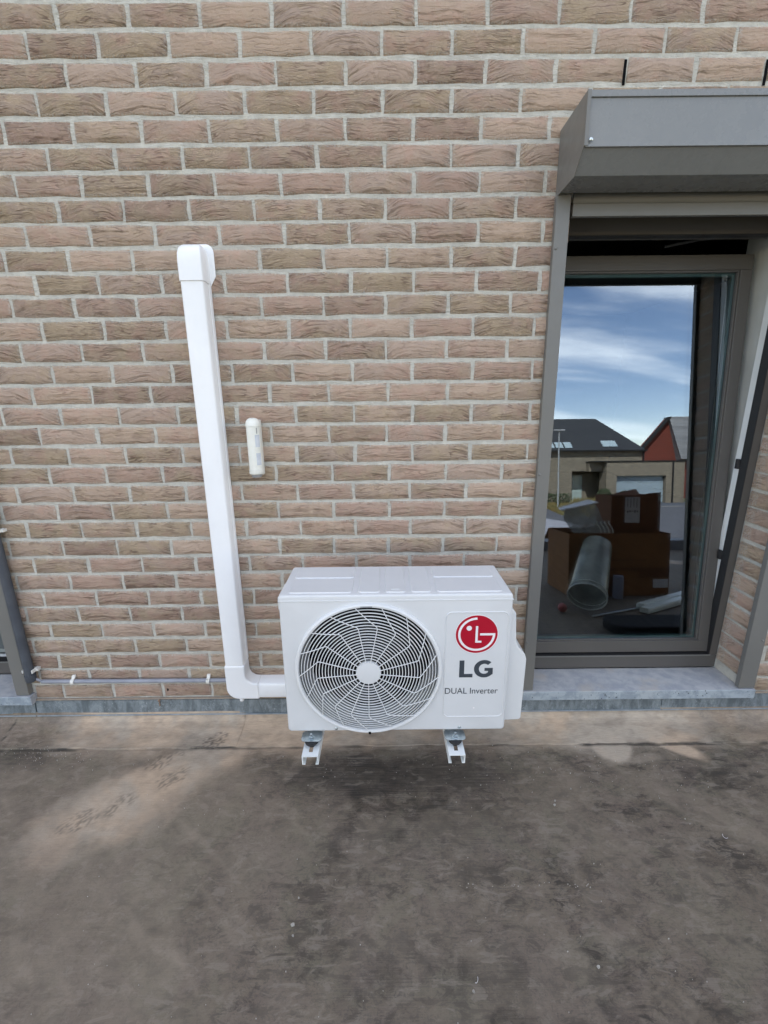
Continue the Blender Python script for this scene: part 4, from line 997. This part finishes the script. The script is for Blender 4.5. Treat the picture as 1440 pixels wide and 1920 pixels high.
def curved(z0, z1, a0, a1, r, name, mat, par):
    vs, fs = [], []; N = 10
    for i in range(N + 1):
        a = math.radians(a0 + (a1 - a0) * i / N)
        for rr_ in (r, r - 0.003): vs += [(cx_ + rr_ * math.cos(a), cy_ + rr_ * math.sin(a), z0), (cx_ + rr_ * math.cos(a), cy_ + rr_ * math.sin(a), z1)]
    for i in range(N):
        k = i * 4; fs += [(k, k + 4, k + 5, k + 1), (k + 1, k + 5, k + 7, k + 3), (k, k + 2, k + 6, k + 4)]
    fs += [(0, 1, 3, 2), (4 * N, 4 * N + 2, 4 * N + 3, 4 * N + 1)]
    return obj(name, MB().add(vs, fs), mat, par)
for z0 in (1.268, 1.199):
    curved(z0 - 0.004, z0 + 0.050, -72, -22, 0.0272, 'lens_frame', 'sensor', ms)
    curved(z0, z0 + 0.046, -66, -28, 0.0278, 'lens', 'lens', ms)
curved(1.30, 1.340, -52, -44, 0.0269, 'seam', 'duct', ms)

# ------------------------------------------------------------------ conduits
def clip(xc, zc, r, par, horiz=True, yc=-0.014):
    """nail clip: a strap hooked over the pipe, with its leg back to the wall"""
    b = MB(); n = 10; w = 0.0075; t = 0.0045
    A = [math.radians(250 - 165 * i / n) for i in range(n + 1)]      # from below the pipe round its front to the top
    out = [(math.cos(q) * (r + t), math.sin(q) * (r + t)) for q in A]; inn_ = [(math.cos(q) * (r + 0.0006), math.sin(q) * (r + 0.0006)) for q in A]
    top = [(out[-1][0] + 0.004, r + t + 0.010), (-yc - 0.0006, r + t + 0.012), (-yc - 0.0006, r + 0.004), (out[-1][0] + 0.006, r + 0.003)]
    poly = out + top + list(reversed(inn_))
    if horiz: b.prism([(yc + p[0], zc + p[1]) for p in poly], 'x', xc - w, xc + w)
    else:
        b.box(xc - r - 0.005, xc - r - 0.0005, yc - 0.012, -0.0006, zc - w, zc + w)
        b.box(xc + r + 0.0005, xc + r + 0.006, yc - 0.013, -0.0006, zc - w, zc + w)
        b.box(xc + r + 0.0055, xc + r + 0.017, -0.020, -0.0008, zc - w * 0.8, zc + w * 0.8)
        b.box(xc - r - 0.004, xc + r + 0.016, -0.0040, -0.0010, zc - w * 0.7, zc + w * 0.7)
    return obj('clip', b, 'clip', par, bevel=0.001)
cp = thing('thin_conduit', 'thin blue-grey conduit running low along the brick wall', 'conduit', (-1.1, 0, 0.22))
obj('pipe', MB().tube([(-1.545, -0.013, 0.224), (-1.1, -0.0135, 0.2225), (-0.55, -0.0125, 0.2205)], 0.0095, 14), 'pipe', cp)
clip(-1.405, 0.2235, 0.0095, cp); clip(-0.797, 0.2215, 0.0095, cp)
obj('clip_nail', MB().lathe([(0.003, -0.0285), (0.003, -0.03), (0, -0.0302)], (-0.797, 0, 0.236), 'y', 8), 'steel', cp)
dp = thing('thick_conduit', 'thick dark grey conduit standing beside the left window rail', 'conduit', (-1.59, 0, 0.25))
obj('pipe', MB().tube([(-1.5825, -0.024, 0.262), (-1.586, -0.024, 1.0), (-1.586, -0.024, 3.4)], 0.0185, 18), 'pipedark', dp)
obj('coupler', MB().lathe([(0.0, 0.236), (0.019, 0.236), (0.0215, 0.240), (0.0215, 0.268), (0.0, 0.268)], (-1.5825, -0.024, 0), 'z', 20), 'pipedark', dp)
obj('lead', MB().tube([(-1.575, -0.022, 0.250), (-1.560, -0.018, 0.238), (-1.543, -0.013, 0.2245)], 0.006, 10), 'pipe', dp)
clip(-1.5825, 0.288, 0.0185, dp, False, -0.024); clip(-1.586, 0.935, 0.0185, dp, False, -0.024)
nl = obj('wall_plug', MB().lathe([(0.0045, -0.010), (0.0055, -0.014), (0.003, -0.0185), (0, -0.019)], (-1.035, 0, 0.118), 'y', 10).tube([(-1.035, -0.012, 0.118), (-1.033, -0.0165, 0.092)], 0.0028, 6), simple('rusty_plug', (0.28, 0.19, 0.13), None, 40, 0.8))
tag(nl, 'small rusty wall plug sticking out above the zinc strip', 'wall plug')

# ------------------------------------------------------------------ clutter on the terrace, seen mirrored in the pane
def plastic(name, col, alpha):
    g = NG(name); p = g.pos()
    bs = g.bsdf(g.mix(g.ramp(g.noise(p, 14, 3), 0.35, 0.65), col, tuple(x * 0.7 for x in col)), 0.3, g.bump(g.noise(p, 16, 3), 0.6, 0.008))
    g.put(bs.inputs['Alpha'], g.ramp(g.noise(p, 9, 3), 0.3, 0.7, alpha - 0.15, alpha + 0.15))
    return g.m
M['clear'] = plastic('clear_moulded_plastic', (0.62, 0.66, 0.66), 0.45)
M['sleeve'] = plastic('translucent_green_sleeve', (0.30, 0.33, 0.27), 0.78)
def carton(x0, x1, y0, y1, z0, z1, label, mat, flaps):
    t = thing('cardboard_box', label, 'cardboard box', ((x0 + x1) / 2, (y0 + y1) / 2, z0)); e = 0.006
    b = MB().box(x0, x1, y0, y0 + e, z0, z1).box(x0, x1, y1 - e, y1, z0, z1).box(x0, x0 + e, y0 + e, y1 - e, z0, z1).box(x1 - e, x1, y0 + e, y1 - e, z0, z1).box(x0 + e, x1 - e, y0 + e, y1 - e, z0, z0 + e)
    obj('carton', b, mat, t)
    for f_ in flaps:
        obj('flap', MB().add([*f_, *[(a[0], a[1] - 0.004, a[2] + 0.003) for a in f_]], [(0, 1, 2, 3), (7, 6, 5, 4), (0, 4, 5, 1), (1, 5, 6, 2), (2, 6, 7, 3), (3, 7, 4, 0)]), mat, t)
    return t
bx1 = carton(1.665, 2.575, -2.12, -1.62, 0.004, 0.572, 'large open cardboard box on the terrace, mirrored low in the window pane', 'card',
             [((1.667, -2.118, 0.572), (2.573, -2.118, 0.572), (2.55, -2.30, 0.44), (1.69, -2.30, 0.44))])
obj('shipping_label', MB().box(2.43, 2.565, -1.6185, -1.616, 0.075, 0.155), 'label', bx1)
obj('warning_print', MB().box(2.30, 2.575, -1.6190, -1.617, 0.17, 0.26), 'card2', bx1)
obj('tape_strip', MB().box(2.00, 2.37, -1.6190, -1.6165, 0.325, 0.336).box(2.02, 2.36, -1.619, -1.6165, 0.235, 0.262), 'card2', bx1)
bx2 = carton(2.085, 2.535, -2.02, -1.715, 0.30, 0.912, 'smaller cardboard box with a paper label standing inside the large open box', 'card2',
             [((2.087, -1.718, 0.912), (2.35, -1.718, 0.912), (2.36, -1.80, 0.965), (2.17, -1.80, 0.93)), ((2.37, -1.714, 0.910), (2.533, -1.714, 0.910), (2.53, -1.712, 0.935), (2.42, -1.712, 0.925))])
obj('paper_label', MB().box(2.21, 2.345, -1.7135, -1.711, 0.66, 0.895), 'label', bx2)
lp_ = MB()
for i in range(4): lp_.box(2.228 + i * 0.028, 2.234 + i * 0.028, -1.7105, -1.7092, 0.81 - 0.01 * (i % 2), 0.885)
for i in range(5): lp_.box(2.226 + i * 0.022, 2.240 + i * 0.022, -1.7105, -1.7092, 0.752 + 0.006 * (i % 3), 0.772 + 0.004 * (i % 2))
obj('label_print', lp_, 'black', bx2)
rl = thing('plastic_roll', 'translucent greenish plastic tube leaning against the large cardboard box', 'plastic tube', (1.58, -1.10, 0.0))
A0, A1 = Vector((1.585, -1.085, 0.146)), Vector((1.875, -1.535, 0.475))
tb = MB(); tb.tube([A0.lerp(A1, t) for t in np.linspace(0, 1, 13)], 0.142, 32, cap=False, r2=0.118); obj('sleeve', tb, 'sleeve', rl)
dv = (A1 - A0).normalized(); ua = dv.cross(Vector((0, 0, 1))).normalized(); ub = dv.cross(ua)
for t0 in (0.0, 0.045):
    q0 = A0 + dv * t0
    obj('rim', MB().tube([q0 + (ua * math.cos(t) + ub * math.sin(t)) * (0.142 - t0 * 0.02) for t in np.linspace(0, 2 * PI, 49)], 0.0065 if t0 == 0 else 0.0035, 6, cap=False), 'rollrim', rl)
pc = thing('plastic_cover', 'stack of clear plastic covers lying on the corner of the large cardboard box', 'plastic cover', (1.8, -1.68, 0.574))
obj('cover', MB().prism([(1.715, 0.576), (1.62, 0.71), (1.63, 0.80), (1.90, 0.85), (1.93, 0.80), (1.975, 0.69), (2.06, 0.576)], 'y', -1.655, -1.645), 'clear', pc)
obj('cover', MB().prism([(1.735, 0.576), (1.66, 0.71), (1.67, 0.79), (1.88, 0.83), (1.95, 0.69), (2.03, 0.576)], 'y', -1.715, -1.705), 'clear', pc)
for k_, dz_ in ((0, 0.0), (1, 0.012)):
    q = [(1.615, -1.76 + .06 * k_, 0.79 + dz_), (1.625, -1.69 + .06 * k_, 0.775 + dz_), (1.925, -1.69 + .06 * k_, 0.835 + dz_), (1.86, -1.76 + .06 * k_, 0.855 + dz_)]
    obj('cover_edge', MB().add(q + [(a_, b_, c_ + 0.012) for a_, b_, c_ in q], [(0, 3, 2, 1), (4, 5, 6, 7), (0, 1, 5, 4), (1, 2, 6, 5), (2, 3, 7, 6), (3, 0, 4, 7)]), 'pvc', pc)
for k_ in range(4):
    x_ = 1.915 + .036 * k_
    obj('rib', MB().tube([(x_ + .005, -1.64, 0.685), (x_, -1.635, 0.668), (x_ + .018, -1.63, 0.640), (x_ + .034, -1.63, 0.612), (x_ + .040, -1.63, 0.580)], 0.006, 8), 'rollrim', pc)
for i, (a, b) in enumerate((((2.045, -1.10, 0.006), (2.60, -1.42, 0.006)), ((2.085, -1.215, 0.006), (2.72, -1.585, 0.006)))):
    p_, q_ = Vector(a), Vector(b); dr = (q_ - p_).normalized(); sd_ = dr.cross(Vector((0, 0, 1))).normalized() * 0.036; hh = Vector((0, 0, .045))
    prof_ = [(-1, 0), (1, 0), (1, .7), (.8, 1), (-.8, 1), (-1, .7)]
    vs = [sd_ * u_ + hh * v_ for u_, v_ in prof_] + [(q_ - p_) + sd_ * u_ + hh * v_ for u_, v_ in prof_]
    o = obj('trunking_length', MB().add(vs, [(0, 1, 2, 3, 4, 5), (11, 10, 9, 8, 7, 6)] + [(j, 6 + j, 6 + (j + 1) % 6, (j + 1) % 6) for j in range(6)]), 'clear' if False else 'rollrim', bevel=0.003)
    o.location = p_; tag(o, ('spare trunking length on the terrace, the one nearer the tool case', 'spare trunking length on the terrace, the one nearer the cardboard box')[i], 'trunking', 'spare trunking lengths')
o = obj('metal_rod', MB().tube([(0, 0, 0), (0.30, -0.125, 0.0), (0.62, -0.27, 0)], 0.008, 8), 'steel'); o.location = (1.60, -1.02, 0.012); tag(o, 'thin metal rod lying between the plastic tube and the spare trunking', 'rod')
o = obj('spray_tin', MB().lathe([(0, 0), (0.043, 0), (0.043, 0.17), (0.038, 0.176), (0.038, 0.182), (0.043, 0.188), (0.040, 0.20), (0.0, 0.20)], (0, 0, 0), 'z', 20), 'tin'); o.location = (2.08, -1.555, 0.004); tag(o, 'blue-grey tin standing before the large cardboard box', 'tin')
o = obj('rose_ball', MB().lathe([(0.036 * math.sin(PI * i / 12), 0.036 - 0.036 * math.cos(PI * i / 12)) for i in range(13)], (0, 0, 0), 'z', 18), 'rose'); o.location = (1.425, -1.16, 0.003); tag(o, 'small rose coloured ball beside the open end of the plastic tube', 'ball')
tc_ = thing('tool_case', 'black tool case with a handle, mirrored at the foot of the window pane', 'tool case', (1.9, -0.75, 0.0))
obj('shell', MB().prism(rrect(1.56, 2.25, -0.86, -0.58, 0.10, 6), 'z', 0.004, 0.075), 'case', tc_, bevel=0.02, seg=3)
obj('handle', MB().tube([(1.84, -0.855, 0.04), (1.85, -0.885, 0.05), (2.08, -0.885, 0.05), (2.09, -0.855, 0.04)], 0.010, 8), 'duct', tc_)

# ------------------------------------------------------------------ the street mirrored in the pane
GZ = -1.2
struct('ground', MB().add([(-160, -260, GZ - 0.02), (160, -260, GZ - 0.02), (160, 40, GZ - 0.02), (-160, 40, GZ - 0.02)], [(0, 1, 2, 3)]), simple('grass_ground', (0.065, 0.075, 0.030), (0.10, 0.095, 0.045), 0.6, 0.9))
struct('road', MB().box(-160, 160, -31.3, -14, GZ - 0.3, GZ), simple('street_asphalt', (0.060, 0.060, 0.068), (0.072, 0.072, 0.080), 0.8, 0.8))
struct('kerb', MB().box(-160, 160, -31.55, -31.3, GZ - 0.3, GZ + 0.03), simple('kerb_concrete', (0.20, 0.195, 0.185), None, 2, 0.8))
struct('driveway', MB().box(20.6, 29.0, -36.9, -31.55, GZ - 0.1, GZ + 0.02), simple('drive_asphalt', (0.055, 0.060, 0.075), None, 1, 0.8))
struct('pavement', MB().prism([(-60, -24.5), (7.6, -24.5), (8.9, -22.5), (9.2, -19.0), (9.3, -14.2), (-60, -14.2)], 'z', GZ - 0.2, GZ + 0.06), simple('pavement_slabs', (0.25, 0.25, 0.275), (0.20, 0.20, 0.22), 1.2, 0.85))
far = simple('beige_far_brick', (0.205, 0.172, 0.125), (0.105, 0.088, 0.066), 2.6, 0.9, stretch=(1, 1, 7), detail=7)
slate = simple('dark_roof_slates', (0.014, 0.015, 0.017), (0.021, 0.022, 0.024), 1.5, 0.55, stretch=(1, 1, 5))
ha = thing('villa', 'beige brick house with long dark hipped roof and flat roofed garage across the street', 'house', (17, -42, GZ))
hw = MB().box(4.0, 16.95, -48, -37.2, GZ, 3.48).box(16.95, 23.2, -48, -38.6, GZ, 3.48).box(16.95, 23.2, -38.6, -37.2, 1.66, 3.48)
obj('wall', hw, far, ha)
rf = MB()
e0, e1, f0, f1, rz_ = 3.6, 23.45, -48.5, -36.95, 9.9
# mansard-like roof: steep eaves band then the long slope
rf.add([(e0, f1, 3.48), (e1, f1, 3.48), (e1, f0, 3.48), (e0, f0, 3.48), (e0 + 4, -40.6, 6.75), (e1 - 2.9, -40.6, 6.75), (e1 - 2.9, -45, 6.75), (e0 + 4, -45, 6.75)],
       [(0, 3, 2, 1), (0, 1, 5, 4), (1, 2, 6, 5), (2, 3, 7, 6), (3, 0, 4, 7), (4, 5, 6, 7)])
roofA = obj('roof', rf, slate, ha)
obj('gutter', MB().box(3.5, 23.5, -36.94, -36.80, 3.40, 3.52), 'case', ha)
obj('chimney', MB().box(14.6, 15.4, -42, -41.2, 6.0, 7.7).box(15.9, 16.7, -42, -41.2, 6.0, 7.7), simple('pale_chimney', (0.32, 0.34, 0.36), None, 2, 0.8), roofA)
skyl = simple('skylight_glass', (0.28, 0.34, 0.36), None, 2, 0.15)
def skylight(x0, x1, h0, h1):
    def P(x, h): t = (h - 3.48) / (6.75 - 3.48); return (x, f1 + (-40.6 - f1) * t + 0.10, h)
    q = MB().add([P(x0, h0), P(x1, h0), P(x1, h1), P(x0, h1), *[(a[0], a[1] - 0.14, a[2] - 0.1) for a in (P(x0, h0), P(x1, h0), P(x1, h1), P(x0, h1))]],
                 [(0, 1, 2, 3), (7, 6, 5, 4), (0, 4, 5, 1), (1, 5, 6, 2), (2, 6, 7, 3), (3, 7, 4, 0)])
    f = obj('skylight', q, skyl, ha)
for a in ((19.75, 21.05, 3.85, 4.42), (14.7, 15.35, 3.75, 4.30), (15.5, 16.15, 3.75, 4.30), (16.3, 16.95, 3.75, 4.30)): skylight(*a)
gw = MB().box(19.4, 20.3, -37.19, -35.9, GZ, 2.42).box(24.6, 26.2, -37.19, -35.9, GZ, 2.42).box(20.3, 24.6, -37.19, -35.9, 1.20, 2.42).box(18.2, 19.4, -37.19, -36.6, 1.62, 2.42).box(23.22, 26.2, -44, -37.2, GZ, 2.42)
gar = obj('garage_wall', gw, far, ha)
obj('parapet_cap', MB().box(18.15, 26.25, -37.18, -35.82, 2.425, 2.50), 'case', ha)
gdm = simple('garage_door_paint', (0.22, 0.27, 0.30), None, 2, 0.5)
for i in range(4):
    z = GZ + 0.06 + i * 0.585; obj('garage_door_panel', MB().box(20.32, 24.58, -36.35, -36.28, z, z + 0.57), gdm, ha)
dr_ = obj('front_door', MB().box(17.55, 18.45, -38.58, -38.50, GZ, 1.3), simple('pale_door_glass', (0.30, 0.36, 0.34), None, 2, 0.2), ha)
obj('downpipe', MB().box(25.1, 25.2, -35.89, -35.80, GZ, 2.4).box(23.2, 23.3, -37.15, -37.0, GZ + 3.6, 3.4), 'case', ha)
hb = thing('tall_house', 'red brick gable house with grey tiled roof behind the garage', 'house', (29, -44, GZ))
redm = simple('red_far_brick', (0.13, 0.024, 0.012), (0.09, 0.018, 0.010), 1.4, 0.9, stretch=(1, 1, 6))
obj('wall', MB().prism([(27.0, GZ), (33.0, GZ), (33.0, 2.6), (30.9, 3.1), (29.8, 7.1), (29.6, 7.1), (26.3, 3.2), (26.3, GZ)], 'y', -44.5, -44), redm, hb)
rb = MB()
rb.add([(29.7, -43.7, 7.3), (39.5, -43.7, 7.3), (42.5, -43.2, 2.9), (30.8, -43.2, 2.9), (29.7, -44.6, 7.3), (39.5, -44.6, 7.3), (42.5, -44.6, 2.6), (30.8, -44.6, 2.6)],
       [(0, 1, 2, 3), (7, 6, 5, 4), (0, 4, 5, 1), (1, 5, 6, 2), (2, 6, 7, 3), (3, 7, 4, 0)])
obj('roof', rb, simple('grey_roof_tiles', (0.12, 0.12, 0.125), (0.22, 0.22, 0.225), 1.2, 0.7, stretch=(0.3, 1, 7)), hb)
obj('verge', MB().prism([(26.1, 3.1), (29.6, 7.25), (29.9, 7.25), (26.4, 3.1)], 'y', -44, -43.6), 'case', hb)
lp = thing('street_lamp', 'thin white street lamp post before the beige house', 'street lamp', (13.1, -30.6, GZ))
obj('post', MB().tube([(13.1, -30.6, GZ), (13.1, -30.6, 4.55)], 0.06, 10, r2=0.045), 'post_paint', lp)
obj('lamp_head', MB().box(12.7, 13.5, -30.7, -30.45, 4.55, 4.65), 'duct', lp, bevel=0.03)
def leaves(n, fn, size, seed):
    r = random.Random(seed); b = MB()
    for i in range(n):
        c = Vector(fn(r)); a = Vector((r.gauss(0, 1), r.gauss(0, 1), r.gauss(0, 1))).normalized(); q = a.orthogonal().normalized(); s_ = size * r.uniform(0.6, 1.3)
        q2 = a.cross(q); b.add([c + q * s_, c + q2 * s_ * 0.6, c - q * s_, c - q2 * s_ * 0.6], [(0, 1, 2, 3)])
    return b
leafm = simple('hedge_leaves', (0.030, 0.045, 0.018), (0.05, 0.07, 0.025), 4, 0.6)
hg = obj('hedge', leaves(4200, lambda r: (r.uniform(26.7, 33), r.uniform(-35.5, -34), GZ + r.random() ** 0.8 * 2.9), 0.11, 3), leafm)
tag(hg, 'dark clipped hedge right of the garage across the street', 'hedge')
for i, (x, y, s_) in enumerate(((18.6, -34.6, 0.55), (20.1, -34.3, 0.42))):
    def bl(r, x=x, y=y, s_=s_):
        d = Vector((r.gauss(0, 1), r.gauss(0, 1), r.gauss(0, 1))).normalized() * s_ * r.uniform(0.75, 1.02); return (x + d.x, y + d.y, GZ + 0.5 + s_ * 0.6 + d.z)
    t = thing('round_shrub', ('larger round clipped shrub before the garage', 'smaller round clipped shrub nearest the garage door')[i], 'shrub', (x, y, GZ), 'clipped shrubs before the garage')
    obj('crown', leaves(900, bl, 0.06, 20 + i), leafm, t); obj('trunk', MB().tube([(x, y, GZ), (x, y, GZ + 0.8)], 0.05, 7), 'case', t)
og = MB(); r_ = random.Random(5)
for i in range(9000):
    y = r_.uniform(-35.4, -23.2); k_ = (-23.2 - y); x = r_.uniform(10.6 + 0.22 * k_, 13.4 + 0.56 * k_); h = r_.uniform(0.15, 0.75) * (1.0 if x > 12.5 + 0.3 * k_ else 0.4); a = r_.uniform(0, 6.3); l_ = h * 0.35; w_ = 0.03
    og.add([(x - w_, y, GZ), (x + w_, y, GZ), (x + l_ * math.cos(a), y + l_ * math.sin(a), GZ + h)], [(0, 1, 2)])
gs = obj('ornamental_grass', og, simple('dry_grass', (0.17, 0.115, 0.034), (0.085, 0.085, 0.028), 1.5, 0.8)); gs['kind'] = 'stuff'
def bl2(r): return (r.uniform(10, 16.5), r.uniform(-36.8, -36), GZ + r.random() * 0.9)
o = obj('low_shrubs', leaves(1500, bl2, 0.09, 9), leafm); o['kind'] = 'stuff'
